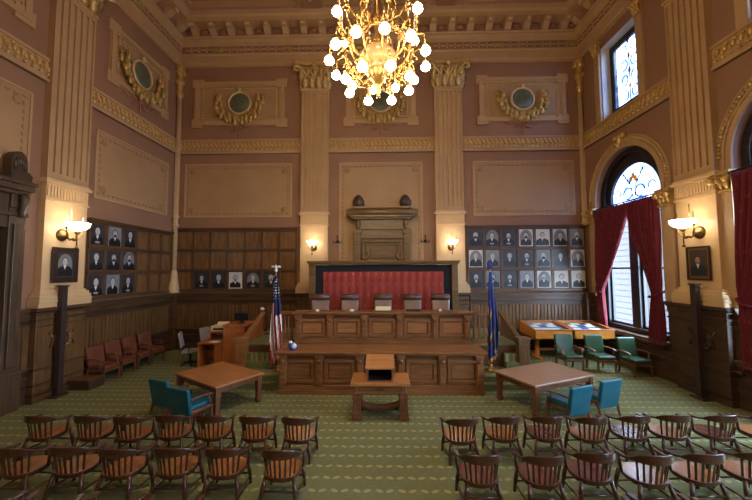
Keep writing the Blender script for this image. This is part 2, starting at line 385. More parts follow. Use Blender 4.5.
# ---- fluted pilasters
def leafy(b, s_, o, h, w, ht, lean):   # acanthus leaf: curved thick strip whose tip curls out
    prof = [(0,0,.6),(.12,.35,1.),(.10,.7,.95),(lean,.95,.6),(lean*1.7,.9,.25)]
    P = []
    for (oo, hh, ww) in prof:
        P.append([b.v((s_+q*w/2*ww, o+oo*.6+(.03 if q == 0 else 0), h+hh*ht)) for q in (-1,0,1)] + [b.v((s_, o+oo*.6-.05, h+hh*ht-.01))])
    for A, B in zip(P, P[1:]):
        b.f([A[0],A[1],B[1],B[0]]); b.f([A[1],A[2],B[2],B[1]]); b.f([A[2],A[3],B[3],B[2]]); b.f([A[3],A[0],B[0],B[3]])
    b.f(P[-1]); b.f(P[0])
def pilaster(side, s0, s1, pr=.20):
    t = trim(); W = wall(side); c = (s0+s1)/2; w = s1-s0
    b = MB(W); b.box(s0-.02,s1+.02,0,pr+.06,2.5,2.62)
    for i, (e, h) in enumerate(((.16,2.62),(.14,2.72),(.10,2.80),(.05,2.88))): b.box(s0-e,s1+e,0,pr+e,h,h+.10 if i < 3 else 2.96)
    b.box(s0-.16,s1+.16,0,pr+.14,2.5,2.62); b.build('pedestal_base','cream',t,.015)
    b = MB(W); b.box(s0,s1,0,pr,2.96,5.5); b.build('pedestal','cream',t,.01)
    b = MB(W); b.box(s0-.03,s1+.03,0,pr+.04,5.5,5.56); b.box(s0,s1,0,pr+.01,5.56,5.98); b.box(s0-.07,s1+.07,0,pr+.08,5.98,6.06); b.box(s0-.03,s1+.03,0,pr+.04,6.06,6.12)
    n = 14
    for i in range(n): x = s0+(i+.5)*w/n; b.box(x-.025,x+.025,pr+.01,pr+.035,5.62,5.92)
    b.build('banded_moulding','cream',t)
    b = MB(W); b.box(s0,s1,0,pr-.055,6.12,11.75)
    nf = 6; fw_ = w/(nf+.35)
    for i in range(nf+1):
        x = s0+i*(w-.05*w)/nf; b.box(x, min(x+w*.055+.03,s1), pr-.06, pr, 6.32, 11.6)
    b.box(s0,s1,pr-.06,pr+.003,6.12,6.32); b.box(s0,s1,pr-.06,pr+.003,11.6,11.75)
    b.build('fluted_shaft','tan',t)
    b = MB(W).m(0,True)
    b.box(s0-.04,s1+.04,0,pr+.04,11.75,11.83); b.box(s0,s1,0,pr,11.83,12.85)
    for i in range(4): leafy(b, s0+(i+.5)*w/4, pr, 11.83, w/4*1.1, .45, .30)
    for i in range(5): leafy(b, s0+i*w/4, pr+.03, 12.1, w/4*1.0, .52, .38)
    for sg in (-1,1):
        leafy(b, c+sg*(w/2+.03), pr*.5, 11.83, .26, .5, .3)
        x = c+sg*(w/2+.05)
        pts = [(x-sg*.30,pr+.10,12.35),(x-sg*.12,pr+.2,12.6),(x+sg*.06,pr+.26,12.78),(x+sg*.20,pr+.28,12.72),(x+sg*.21,pr+.28,12.58),(x+sg*.10,pr+.27,12.54),(x+sg*.07,pr+.27,12.64)]
        b.tube(pts, [.05,.07,.08,.08,.07,.06,.04], 6)
        b.tube([(c+sg*.06,pr+.1,12.3),(c+sg*.2,pr+.16,12.6),(c+sg*.1,pr+.2,12.72),(c+sg*.05,pr+.2,12.62)],.045,6)
    b.ball((c,pr+.22,12.84),.13,.08,.12)
    b.sm = False
    b.prism([(s0-.24,0),(s0-.24,pr+.30),(s0+.1,pr+.16),(s1-.1,pr+.16),(s1+.24,pr+.30),(s1+.24,0)], 12.86, 13.02, 2)
    b.build('acanthus_capital','capgilt',t)
for a in PB: pilaster('back', *a)
for a in PL: pilaster('left', *a)
for a in PR: pilaster('right', *a)
# corner colonettes with gilt foliage
for x in (XL+.14, XR-.14):
    t = trim(loc=(x, D-.14, 0))
    if x < 0:
        b = MB().m(0,True); b.lathe([(.24,2.5),(.24,2.62),(.16,3.1),(.13,3.5),(.13,3.52)],seg=12); b.build('flared_base','cream',t)
    b = MB().m(0,True); b.lathe([(.10,3.5 if x < 0 else 5.44),(.10,5.5),(.14,5.52),(.14,5.6),(.10,5.62),(.10,5.9),(.14,5.92),(.14,6.),(.10,6.02),(.10,11.6)],seg=12); b.build('shaft','cream',t)
    b = MB().m(0,True); b.lathe([(.04,11.35),(.12,11.5),(.16,11.7),(.12,11.9),(.15,12.1),(.2,12.3),(.13,12.45),(.16,12.6),(.22,12.9),(.22,13.0)],seg=10)
    for k in range(6):
        a = k*PI/3; b.ball((.15*math.cos(a),.15*math.sin(a),12.25),.08,.08,.14,6,4); b.ball((.17*math.cos(a+.5),.17*math.sin(a+.5),12.75),.08,.08,.14,6,4)
        b.ball((.12*math.cos(a+.5),.12*math.sin(a+.5),11.7),.05,.05,.1,6,4)
    b.build('foliate_capital','gilt',t)

# ---- plaster panels
def low_panel(side, s0, s1, h0, h1):
    t = trim(); W = wall(side)
    b = MB(W); b.box(s0,s1,0,.02,h0,h1); b.build('panel_field','ochre',t)
    b = MB(W); b.rframe(s0-.05,s1+.05,h0-.05,h1+.05,.06,.05,0,1); b.build('panel_moulding','tan',t)
    b = MB(W); i0, i1, j0, j1 = s0+.14, s1-.14, h0+.14, h1-.14
    n = int((i1-i0)/.2); 
    for k in range(n+1):
        x = i0+(i1-i0)*k/n
        for j in (j0, j1): b.ball((x,.02,j),.075,.012,.04,6,4)
    n = int((j1-j0)/.2)
    for k in range(1,n):
        z = j0+(j1-j0)*k/n
        for i in (i0, i1): b.ball((i,.02,z),.04,.012,.075,6,4)
    for i,sg in ((i0+.1,1),(i1-.1,-1)):
        for j,sj in ((j0+.1,1),(j1-.1,-1)): b.ball((i+sg*.06,.02,j+sj*.06),.13,.015,.13,8,4)
    b.build('stencilled_border','ochre_dark',t)
low_panel('back', -9.08, -4.22, 5.97, 8.36); low_panel('back', -1.95, 1.74, 2.9, 8.36); low_panel('back', 4.1, 8.52, 5.97, 8.36)
low_panel('left', 10.62, 14.2, 5.97, 8.2); low_panel('left', 5.2, 8.5, 2.95, 8.3)
def wreath_panel(side, s0, s1, h0, h1):
    t = trim(); W = wall(side); c = (s0+s1)/2; hc = (h0+h1)/2
    b = MB(W); b.box(s0+.1,s1-.1,0,.03,h0+.1,h1-.1); b.build('panel_field','ochre',t)
    b = MB(W); e = .5
    b.rframe(s0+.12,s1-.12,h0+.12,h1-.12,.16,.12,0,1)
    for sx in (s0,s1-e):
        for sz in (h0,h1-e*.8): b.rframe(sx,sx+e,sz,sz+e*.8,.15,.10,0,1); b.box(sx+.1,sx+e-.1,0,.06,sz+.1,sz+e*.8-.1)
    b.rframe(s0+.28,s1-.28,h0+.28,h1-.28,.05,.07,0,1); b.build('panel_moulding','tan',t)
    b = MB(W); i0,i1,j0,j1 = s0+.5,s1-.5,h0+.45,h1-.42
    n = int((i1-i0)/.09)
    for k in range(n+1):
        for j in (j0,j1): b.ball((i0+(i1-i0)*k/n,.05,j),.032,.03,.032,5,4)
    n = int((j1-j0)/.09)
    for k in range(1,n):
        for i in (i0,i1): b.ball((i,.05,j0+(j1-j0)*k/n),.032,.03,.032,5,4)
    b.build('bead_border','bead',t)
    b = MB(W).m(0,True); b.lathe([(.46,.04),(.46,.10),(.40,.13),(.0,.15)],(c,0,hc),24,1); md = b.build('medallion','medal',t)
    b = MB(W); N = 28; b.tube([(c+.51*math.cos(2*PI*k/N),.10,hc+.51*math.sin(2*PI*k/N)) for k in range(N)],.055,6,True)
    b.ball((c,.14,hc+.62),.10,.06,.12); b.build('medallion_rim','giltpale',t)
    for sg, nm in ((-1,'laurel_branch'),(1,'laurel_branch')):
        b = MB(W)
        for k in range(26):
            a = -PI/2+sg*(.1+k*.075)*1.0
            r = .76+.12*math.sin(k*1.9)+.12*(k/26); rr = r*(1+.14*k/26)
            x, z = c+rr*math.cos(a)*1.02, hc-.08+rr*math.sin(a)*.98
            b.mi = k % 2
            b.ball((x,.13+.06*(k%3),z),.10,.07,.17 if k%2 else .13,6,5)
        b.build(nm,['leafgreen','gilt'],t)
    b = MB(W); b.ball((c,.15,hc-.70),.22,.10,.12); b.ball((c,.15,hc-.86),.09,.08,.1)
    for sg in (-1,1): b.ball((c+sg*.25,.13,hc-.64),.2,.07,.12)
    b.build('ribbon_knot','gilt',t)
    b = MB(W)
    b.tube([(c,.05,hc-.9),(c+.02,.05,hc-1.4),(c,.05,hc-1.62)],.025,5)
    for sg in (-1,1):
        b.tube([(c,.05,hc-.98),(c+sg*.25,.06,hc-1.12),(c+sg*.42,.05,hc-1.05),(c+sg*.62,.05,hc-1.16),(c+sg*.8,.05,hc-1.08)],.03,5)
        b.tube([(c,.05,hc-1.0),(c+sg*.18,.06,hc-1.3),(c+sg*.4,.05,hc-1.32)],.03,5)
    b.build('ribbon','ribbon',t)
wreath_panel('back', -8.86, -4.42, 10.1, 12.4); wreath_panel('back', -1.8, 1.62, 10.1, 12.4); wreath_panel('back', 4.3, 8.42, 10.1, 12.4)
wreath_panel('left', 10.82, 14.05, 10.1, 12.35); wreath_panel('left', 5.2, 8.45, 10.1, 12.35)

# ---- wainscot
def wainscot(side, s0, s1, top=2.5, carve=False, boards=True):
    t = trim(); W = wall(side); k = top/2.5
    b = MB(W); b.box(s0,s1,0,.05,0,top-.08); b.build('backing','dado',t)
    b = MB(W); b.box(s0,s1,.05,.13,0,.16); b.box(s0,s1,.05,.10,.16,.24); b.box(s0,s1,.05,.10,.42,.47); b.box(s0,s1,.05,.10,.62,.67); b.box(s0,s1,.05,.14,.84,.93) if top > 1.5 else None; b.build('lower_rails','dado',t,.008)
    if boards and top > 1.5:
        b = MB(W); n = max(2,int((s1-s0)/.15)); 
        for i in range(n):
            a = s0+(s1-s0)*i/n; w = (s1-s0)/n
            b.hexa([(a,.03,.93),(a+w,.03,.93),(a+w*.9,.085,.93),(a+w*.1,.085,.93),(a,.03,1.98),(a+w,.03,1.98),(a+w*.9,.085,1.98),(a+w*.1,.085,1.98)])
        b.build('matchboard','wv',t)
    b = MB(W); b.box(s0,s1,.05,.10,1.98*k,2.03*k); b.box(s0,s1,.05,.12,2.16*k,2.19*k); b.box(s0,s1,.05,.09,2.19*k,2.36*k); b.box(s0,s1,.05,.14,2.34*k,2.38*k)
    b.prism([(.05,2.36*k),(.12,2.38*k),(.2,2.44*k),(.2,top),(0,top),(0,2.36*k)], s0, s1, 0) if False else b.box(s0,s1,0,.17,2.38*k,2.43*k)
    b.box(s0,s1,0,.21,2.43*k,top); b.build('cap_moulding','wh',t,.008)
def pier(side, s0, s1, pr=.24, carve=True):   # pilaster foot in dark wood with a carved wreath
    t = trim(); W = wall(side); c=(s0+s1)/2
    b = MB(W); b.box(s0-.1,s1+.1,0,pr,0,2.38); b.build('pier_block','dado' if side=='right' else 'wv',t,.01)
    b = MB(W)
    for h,e in ((0,.07),(.2,.04),(.42,.03),(.84,.05)): b.box(s0-.1-e,s1+.1+e,0,pr+e,h,h+(.18 if h==0 else .06))
    for h,e in ((1.98,.03),(2.16,.06),(2.34,.09)): b.box(s0-.1-e,s1+.1+e,0,pr+e,h,h+.045)
    b.box(s0-.22,s1+.22,0,pr+.13,2.41,2.5); b.build('pier_moulding','dado' if side=='right' else 'wh',t,.008)
    if carve:
        b = MB(W); N=14
        for k in range(N):
            a=2*PI*k/N; b.ball((c+.24*math.cos(a),pr+.02,1.55+.24*math.sin(a)),.085,.045,.085,6,4)
        b.tube([(c-.4,pr+.02,1.8),(c-.28,pr+.03,1.6),(c-.36,pr+.02,1.35)],.03,5); b.tube([(c+.4,pr+.02,1.8),(c+.28,pr+.03,1.6),(c+.36,pr+.02,1.35)],.03,5)
        b.ball((c,pr+.02,1.55),.08,.05,.08); b.build('carved_wreath','dado' if side=='right' else 'wcell',t)
wainscot('back', XL+.2, PB[0][0]-.2); wainscot('back', PB[0][1]+.2, PB[1][0]-.2); wainscot('back', PB[1][1]+.2, XR-.2)
for a in PB: pier('back',*a,carve=False)
wainscot('left', 10.3, D-.05); wainscot('left', 8.4, 8.78); wainscot('left', 4.8, 5.5); 
for a in PL: pier('left',*a)
wainscot('left', -.7, 3.26)
for c in WB: wainscot('right', c-AR-.02, min(c+AR+.02,D-.2), AB-.08)
wainscot('right', 14.12, D-.05, boards=False)
for c in WB: 
    wainscot('right', c-AR-.55, c-AR-.02, boards=False)
    if c < 12: wainscot('right', c+AR+.02, c+AR+.55, boards=False)
for a in PR: pier('right',*a)
m = MB()
for x in (XL+.16, XR-.16): m.box(x-.15,x+.15,D-.3,D-.02,0,2.5)
strim(m,'wh',.02)

# ---- portraits set in oak grids
faces = [0]
def picture(parent, w, h, style, s=1):
    """a printed portrait: flat card with head and shoulders, w by h, facing -y"""
    rnd = random.Random(faces[0]*13+5); faces[0] += 1
    bgs = {'white':'p_white','grey':'p_grey','dark':'p_dark','oil':'p_oil'}[style]
    b = MB(); b.m(0); b.box(-w/2,w/2,-.012,0,-h/2,h/2)
    hx = rnd.uniform(-.04,.04)*w; hz = h*(.13+rnd.uniform(-.03,.03)); hr = w*(.155+rnd.uniform(0,.025))
    def disc(cx,cz,rx,rz,y,mi,a0=0,a1=2*PI,n=18):
        b.m(mi); vs=[b.v((cx+rx*math.cos(a0+(a1-a0)*k/n), y, cz+rz*math.sin(a0+(a1-a0)*k/n))) for k in range(n+(0 if a1-a0>6.2 else 1))]
        b.f(vs)
    if rnd.random() < .4 and style != 'oil' : disc(0,0,w*.44,h*.46,-.0125,3)
    y = -.013; sw = w*rnd.uniform(.38,.46)
    b.m(1); hw=w*.49
    top = hz-hr*1.5
    pts = [(-sw,-h*.44),(-sw,-h*.22),(-sw*.8,top-h*.06),(-hr*.7,top+h*.02),(hr*.7,top+h*.02),(sw*.8,top-h*.06),(sw,-h*.22),(sw,-h*.44)]
    b.f([b.v((hx+px_,y,pz)) for px_,pz in pts])
    b.m(4); b.f([b.v((hx+q[0],y-.001,q[1])) for q in ((-hr*.55,top+h*.03),(0,top-h*.15),(hr*.55,top+h*.03))])   # shirt front
    disc(hx,hz+hr*.25,hr*1.08,hr*1.25,y-.002,2 if rnd.random()<.6 else 3)      # hair
    disc(hx,hz,hr*.86,hr*1.18,y-.003,5)                                          # face
    if rnd.random()<.4: disc(hx,hz-hr*.75,hr*.6,hr*.6,y-.004,2 if rnd.random()<.5 else 3)   # beard
    for q in (-.34,.34): disc(hx+q*hr,hz+hr*.15,hr*.15,hr*.07,y-.0045,1)
    disc(hx,hz-hr*.45,hr*.25,hr*.06,y-.005,1); disc(hx,hz-hr*.1,hr*.09,hr*.22,y-.0045,6)
    if style in('dark','oil') and rnd.random()<.5: disc(hx,-h*.33,w*.16,h*.05,y-.004,6)     # hands
    return b.build('portrait_print',[bgs,'p_coat','p_hair','p_mid','p_shirt','p_face' if style!='oil' else 'p_flesh','p_mid2'],parent)
M['p_white']=mat('pale photo ground',S(198,194,184),.5,col2=S(214,210,200),nscale=3); M['p_grey']=mat('grey photo ground',S(110,112,116),.4,col2=S(140,142,146),nscale=3)
M['p_dark']=mat('dark photo ground',S(42,40,42),.35,col2=S(62,60,62),nscale=3); M['p_oil']=mat('brown oil ground',S(50,34,26),.35,col2=S(72,52,38),nscale=3)
M['p_coat']=mat('photo black coat',S(20,21,26),.4); M['p_hair']=mat('photo dark hair',S(40,38,38),.5); M['p_mid']=mat('photo mid grey',S(120,118,116),.5)
M['p_mid2']=mat('photo light grey',S(160,152,144),.5); M['p_shirt']=mat('photo white shirt',S(214,212,208),.5); M['p_face']=mat('photo pale face',S(186,180,172),.5); M['p_flesh']=mat('painted face',S(170,128,100),.5)
def portrait(loc, rz, w, h, style, label, group=None, fw_=.03, fm='frame', matw=0.):
    t = thing('framed_portrait', label, 'portrait', loc, rz, group)
    b = MB(); b.rframe(-w/2-fw_,w/2+fw_,-h/2-fw_,h/2+fw_,fw_,.035,0,-1); b.build('picture_frame',fm,t,.006); par=t
    if matw:
        b = MB(); b.box(-w/2,w/2,-.008,0,-h/2,h/2); par=b.build('mount_board','p_white' if style!='oil' else 'gframe',t)
    pc = picture(par, w-2*matw, h-2*matw, style)
    if matw: pc.location = (0,-.008,0)
    return t
def grid(side, s0, s1, h0, h1, nc, nr):
    """oak wall panelling of square cells; returns the cell centres [row][col], rows from the top"""
    t = trim(); W = wall(side)
    b = MB(W); b.box(s0,s1,0,.04,h0,h1); b.build('panel_infill','wcell',t)
    b = MB(W); cw=(s1-s0)/nc; ch=(h1-h0-.1)/nr
    for i in range(nc+1): x=s0+i*cw; b.box(max(s0,x-.045),min(s1,x+.045),.04,.09,h0,h1)
    for j in range(nr+1): z=h0+.05+j*ch; b.box(s0,s1,.04,.11,z-.06,z+.06)
    b.box(s0-.03,s1+.03,.0,.14,h1-.06,h1); b.box(s0-.03,s1+.03,.0,.17,h1,h1+.05); b.build('panel_rails','wh',t,.008)
    b = MB(W)
    for i in range(nc):
        for j in range(nr):
            x0=s0+i*cw+.045; x1=s0+(i+1)*cw-.045; z0=h0+.05+j*ch+.06; z1=h0+.05+(j+1)*ch-.06
            b.rframe(x0,x1,z0,z1,.025,.025,.04,1)
    b.build('bead_moulding','wv',t)
    return [[(s0+(i+.5)*cw, h0+.05+(nr-1-j+.5)*ch) for i in range(nc)] for j in range(nr)]
CN = ['leftmost','second from left','third from left','middle','third from right','second from right','rightmost']
RN = ['top','middle','bottom']
g = grid('back', 3.73, 8.93, 2.56, 5.42, 7, 3)
stl = [['dark','dark','dark','white','white','white','grey'],['white','grey','dark','dark','grey','dark','white'],['dark','grey','dark','grey','white','white','white']]
look = {'dark':'dark-toned','white':'pale-backed','grey':'grey-toned'}
for j in range(3):
    for i in range(7):
        x,z = g[j][i]; portrait((x,D-.05,z),0,.62,.78,stl[j][i],'%s framed portrait, %s in the %s row, wall grid by the windows'%(look[stl[j][i]],CN[i],RN[j]),'portraits in the right-hand back wall grid',.025)
g = grid('back', -9.4, -3.9, 2.56, 5.38, 7, 3)
for i in range(1,6):
    x,z = g[2][i]; portrait((x,D-.05,z),0,.62,.74,['dark','dark','white','dark','dark'][i-1],'dark framed portrait, %s of five in the back wall grid beside the striped flag'%['leftmost','second','middle','fourth','rightmost'][i-1],'portraits in the left-hand back wall grid',.025)
g = grid('left', 10.42, 14.6, 2.56, 5.18, 6, 3)
for j in range(3):
    for i in range(3):
        s_,z = g[j][i]; portrait((XL+.05,s_,z),PI/2,.60,.76,['dark','grey','dark','dark'][(i+2*j)%4],'robed person portrait on the left side wall, %s row, %s from the pilaster'%(RN[j],['first','second','third'][i]),'portraits in the left wall grid',.02)
portrait((XL+.235,9.50,3.68),PI/2,.50,.72,'dark','small robed portrait in a wide dark frame under the left wall sconce',None,.15,'frame')
portrait((XR-.235,9.46,3.66),-PI/2,.60,.84,'oil','painted portrait of a dark-suited person in a thin gilt-edged frame under the right wall sconce',None,.05,'frame',.05)

# ---- arched windows
def arc(c, r, z, n, a0=0, a1=PI): return [(c+r*math.cos(a0+(a1-a0)*k/n), z+r*math.sin(a0+(a1-a0)*k/n)) for k in range(n+1)]
def archband(b, c, z, r0, r1, o0, o1, n=24, zb=None):
    A, B = arc(c,r0,z,n), arc(c,r1,z,n)
    if zb is not None: A = [(A[0][0],zb)]+A+[(A[-1][0],zb)]; B = [(B[0][0],zb)]+B+[(B[-1][0],zb)]
    for k in range(len(A)-1):
        b.hexa([(A[k][0],o0,A[k][1]),(A[k+1][0],o0,A[k+1][1]),(B[k+1][0],o0,B[k+1][1]),(B[k][0],o0,B[k][1]),
                (A[k][0],o1,A[k][1]),(A[k+1][0],o1,A[k+1][1]),(B[k+1][0],o1,B[k+1][1]),(B[k][0],o1,B[k][1])])
wn = 0
for c in WB:
    wn += 1
    W = wall('right')
    t = empty('window_%d' % wn); t['kind'] = 'structure'
    b = MB(W); archband(b,c,AZ,AR-.22,AR,-.42,-.18,24,AB)
    b.box(c-AR,c+AR,-.42,-.16,5.78,6.02); b.box(c-AR,c+AR,-.42,-.14,AB,AB+.16)
    b.box(c-.2,c+.2,-.42,-.2,AB,5.78)
    for sx in (-1,1):
        x0,x1 = sorted((c+sx*.2,c+sx*(AR-.22))); b.rframe(x0,x1,AB+.16,5.78,.08,.1,-.40,1); b.box(x0,x1,-.38,-.3,3.5,3.58)
    archband(b,c,6.22,1.22,1.64,-.42,-.30,24,6.02)
    b.build('window_frame','winframe',t,.01)
    b = MB(W); vs = [b.v((q[0],-.36,q[1])) for q in [(c+1.3,6.02)]+arc(c,1.3,6.22,24)+[(c-1.3,6.02)]]; b.f(vs); b.build('stained_pane','stain',t)
    b = MB(W)
    for sg in (-1,1):
        b.m(0); b.tube([(c+sg*(.3+.22*math.cos(a*PI/8)),-.33,6.38+.22*math.sin(a*PI/8)) for a in range(14)],.025,5)
        b.tube([(c+sg*(.85+.16*math.cos(a*PI/6)),-.33,6.45+.16*math.sin(a*PI/6)) for a in range(12)],.018,5)
        b.tube([(c+sg*.05,-.33,6.2),(c+sg*.12,-.33,6.7),(c+sg*.38,-.33,7.0),(c+sg*.45,-.33,7.15)],.02,5)
        for k in range(4): b.ball((c+sg*(.2+.09*k),-.33,6.78+.12*k),.05,.02,.06,6,4)
    for k in range(3): b.m(1); b.ball((c+(k-1)*.12,-.33,6.88+(.12 if k==1 else 0)),.09,.02,.12,8,4)
    b.build('glass_scrollwork',['sg_green','sg_gold'],t)
    for sx in (-1,1):
        x0,x1 = sorted((c+sx*.28,c+sx*(AR-.30))); b = MB(W); vs=[b.v(q) for q in ((x0,-.35,AB+.24),(x1,-.35,AB+.24),(x1,-.35,5.7),(x0,-.35,5.7))]; b.f(vs); b.build('pane','pane',t)
    b = MB(W); b.box(c-AR-.1,c+AR+.1,-.16,.22,AB-.08,AB); b.box(c-AR-.04,c+AR+.04,0,.26,AB-.13,AB-.08) ; b.build('window_sill','whitejamb' if False else 'wh',t,.01)
    # moulded surround
    t2 = trim(); b = MB(W); archband(b,c,AZ,AR,AR+.14,0,.06,28,6.0); archband(b,c,AZ,AR+.14,AR+.19,0,.10,28,6.0); archband(b,c,AZ,AR+.36,AR+.40,0,.07,28,6.0); archband(b,c,AZ,AR+.19,AR+.36,0,.04,28,6.0)
    b.build('archivolt','tan',t2)
    b = MB(W)
    for k in range(56):
        a = PI*(k+.5)/56; b.ball((c+(AR+.28)*math.cos(a),.08,AZ+(AR+.28)*math.sin(a)),.042,.045,.042,6,4)
    b.ball((c,.12,AZ+AR+.32),.11,.10,.24); b.ball((c,.15,AZ+AR+.12),.07,.08,.10)
    for sg in (-1,1): b.ball((c+sg*.2,.12,AZ+AR+.45),.12,.08,.09)
    b.build('beaded_arch','bead',t2)
    for sx in (-1,1):
        if c+sx*(AR+.22) > D-.1: continue
        x = c+sx*(AR+.20); b = MB(W); b.box(x-.2,x+.2,0,.10,2.5,5.5); b.build('jamb_pilaster','tan',t2,.01)
        b = MB(W).m(0,True); b.box(x-.24,x+.24,0,.16,5.48,5.56); b.box(x-.22,x+.22,0,.12,5.56,5.95); b.box(x-.27,x+.27,0,.22,5.95,6.05)
        for i in range(3): leafy(b,x-.15+.15*i,.12,5.56,.17,.36,.26)
        for sg in (-1,1): b.ball((x+sg*.2,.24,5.84),.11,.08,.11,8,6)
        b.ball((x,.24,5.8),.07,.07,.07); b.build('impost_capital','gilt',t2)
    # upper window
    wn2 = wn+10
    t = empty('window_%d' % wn2); t['kind'] = 'structure'
    b = MB(W); b.box(c-UW,c+UW,-.5,0,UZ1-.01,UZ1+.02); 
    for q in (-1,1): x0,x1 = sorted((c+q*(UW-.02),c+q*UW)); b.box(x0,x1,-.5,0,UZ0,UZ1)
    b.build('reveal','whitejamb',t)
    b = MB(W); b.rframe(c-UW+.02,c+UW-.02,UZ0,UZ1-.02,.22,.14,-.48,1); b.rframe(c-UW+.22,c+UW-.22,UZ0+.2,UZ1-.22,.08,.06,-.36,1); b.build('window_frame','winframe',t,.01)
    b = MB(W); vs=[b.v(q) for q in ((c-.8,-.42,UZ0+.15),(c+.8,-.42,UZ0+.15),(c+.8,-.42,UZ1-.15),(c-.8,-.42,UZ1-.15))]; b.f(vs); b.build('stained_pane','stain',t)
    b = MB(W)
    for j in range(4):
        z = UZ0+.6+j*.6
        for sg in (-1,1):
            b.m(0); b.tube([(c+sg*(.25+.16*math.cos(a*PI/6)),-.40,z+.2*math.sin(a*PI/6)) for a in range(11)],.022,5)
        b.m(1); b.ball((c,-.40,z+.3),.08,.02,.12,6,4)
    b.m(0); b.tube([(c,-.4,UZ0+.3),(c,-.4,UZ1-.3)],.018,5)
    b.build('glass_scrollwork',['sg_green','sg_gold'],t)
    t2 = trim()
    for sx in (-1,1):
        x = c+sx*(UW+.17); b = MB(W); b.box(x-.15,x+.15,0,.10,9.54,12.4); b.build('slim_pilaster','tan',t2,.01)
        b = MB(W).m(0,True); b.box(x-.17,x+.17,0,.13,12.4,12.46); b.box(x-.14,x+.14,0,.12,12.46,12.85); b.box(x-.2,x+.2,0,.2,12.85,12.95)
        for i in range(3): leafy(b,x-.1+.1*i,.12,12.46,.13,.34,.25)
        for sg in (-1,1): b.ball((x+sg*.15,.2,12.78),.07,.06,.08)
        b.build('small_capital','gilt',t2)
# curtains
def curtain(c, sg, label):
    # sg=+1 far half, -1 near half; u 0 inner edge..1 outer edge; v 0 bottom..1 top
    b = MB(wall('right')); NU, NV = 60, 40
    b.m(0,True); rows = []
    for j in range(NV+1):
        v = j/NV; z = 1.0+v*(5.92-1.0)
        tie = .34
        if v < tie: q = v/tie; inner = 1.04+.20*q; amp = .085-.02*q
        else: q = (v-tie)/(1-tie); inner = -.30*sg+(1.24+.30*sg)*max(0,1-q/.86)**1.15+.02; amp = .075
        outer = 1.60-(.05*(1-abs(v-tie)/.08) if abs(v-tie) < .08 else 0)
        row = []
        for i in range(NU+1):
            u = i/NU; s_ = inner+(outer-inner)*u
            o = .16+amp*math.sin(u*2*PI*10+.5*math.sin(v*5))+.02*math.sin(u*17+v*9)
            row.append(b.v((c+sg*s_, o, z)))
        rows.append(row)
    for A, B in zip(rows, rows[1:]):
        for i in range(NU): b.f([A[i],A[i+1],B[i+1],B[i]])
    o = b.build('curtain_panel','drape')
    sl = o.modifiers.new('Solidify','SOLIDIFY'); sl.thickness = .015
    return o
for c, nm in ((WB[0],'far'),(WB[1],'near')):
    for sg, sn in ((1,'farther'),(-1,'nearer')):
        t = thing('curtain','crimson patterned curtain tied back, %s half of the %s arched window'%(sn,nm),'curtain',(0,0,0),0,'window curtains')
        o = curtain(c, sg, ''); o.parent = t
        b = MB(wall('right')); b.tube([(c+sg*1.18,.2,2.62),(c+sg*1.22,.28,2.58),(c+sg*1.45,.29,2.62),(c+sg*1.62,.2,2.74),(c+sg*1.64,.04,2.8)],.035,6); b.build('tieback','drape',t)
    b = MB(wall('right')); b.tube([(c-1.64,.16,5.97),(c+1.64,.16,5.97)],.03,8); b.ball((c-1.66,.16,5.97),.06); b.ball((c+1.66,.16,5.97),.06)
    for sx in (-1.5,1.5): b.box(c+sx-.02,c+sx+.02,0,.16,5.95,5.99)
    tag(b.build('curtain_rod','winframe'),'dark curtain rod across the %s arched window'%nm,'curtain rod')
# outside masonry house and ground
t = thing('neighbouring_building','pale grey masonry building seen outside through the far arched window','building',(0,0,0))
b = MB(); b.box(13,26,17.35,32,-6,6.6); b.build('wall','brick',t)
b = MB()
for k in range(40): z=-6+.31*k; b.box(12.97,13,17.35,32,z,z+.26); b.box(13,26,17.32,17.35,z,z+.26)
b.box(12.8,26.2,17.2,32.2,6.6,6.8); b.build('stone_courses','brick',t)
b = MB(); b.box(9.8,60,-30,60,-6.2,-6); tag(b.build('ground','asphalt'),kind='structure')

# ------------------------------------------------------------------ the wooden aedicule on the back wall
t = thing('carved_clock_surround','carved walnut overmantel with round finials high behind the red backdrop','overmantel',(-.06,D-.05,0)); t.scale=(1.04,1,.96)
b = MB(); b.box(-1.2,1.2,-.22,0,3.0,5.55); b.build('carcase','aed',t,.01)
b = MB()
for sg in (-1,1):
    x=sg*1.06; b.box(x-.14,x+.14,-.36,-.22,3.0,5.4)
    b.box(x-.18,x+.18,-.42,-.22,5.3,5.5)
b.rframe(-.86,.86,3.2,5.0,.09,.1,-.22,-1); b.rframe(-.70,.70,4.0,4.86,.06,.07,-.22,-1); b.box(-.5,.5,-.28,-.22,4.2,4.7)
b.box(-.95,.95,-.34,-.22,5.08,5.2); b.box(-.95,.95,-.34,-.22,3.9,3.96); b.build('carved_frame','aed',t,.015)
for sg in (-1,1):
    b = MB(); b.tube([(sg*.66,-.3,4.42),(sg*.6,-.34,4.26),(sg*.72,-.36,4.14),(sg*.85,-.33,4.2),(sg*.8,-.3,4.32)],.05,6); b.build('scroll_carving','aed',t)
    b = MB(); b.ball((sg*1.0,-.36,5.78),.12,.14,.2); b.ball((sg*1.0,-.40,5.6),.08,.1,.12); b.build('leaf_carving','aed',t)
b = MB()
for i in range(5): b.box(-.24+.1*i,-.18+.1*i,-.30,-.24,5.62,5.84)
b.box(-.3,.3,-.27,-.24,5.58,5.62); b.build('fluted_block','aed',t)
b = MB(); b.box(-1.2,1.2,-.30,0,5.5,5.58); b.box(-1.1,1.1,-.26,0,5.55,6.0); b.box(-1.25,1.25,-.42,0,5.98,6.06); b.box(-1.36,1.36,-.52,0,6.06,6.14); b.build('entablature','aed',t,.01)
b = MB().m(0,True)
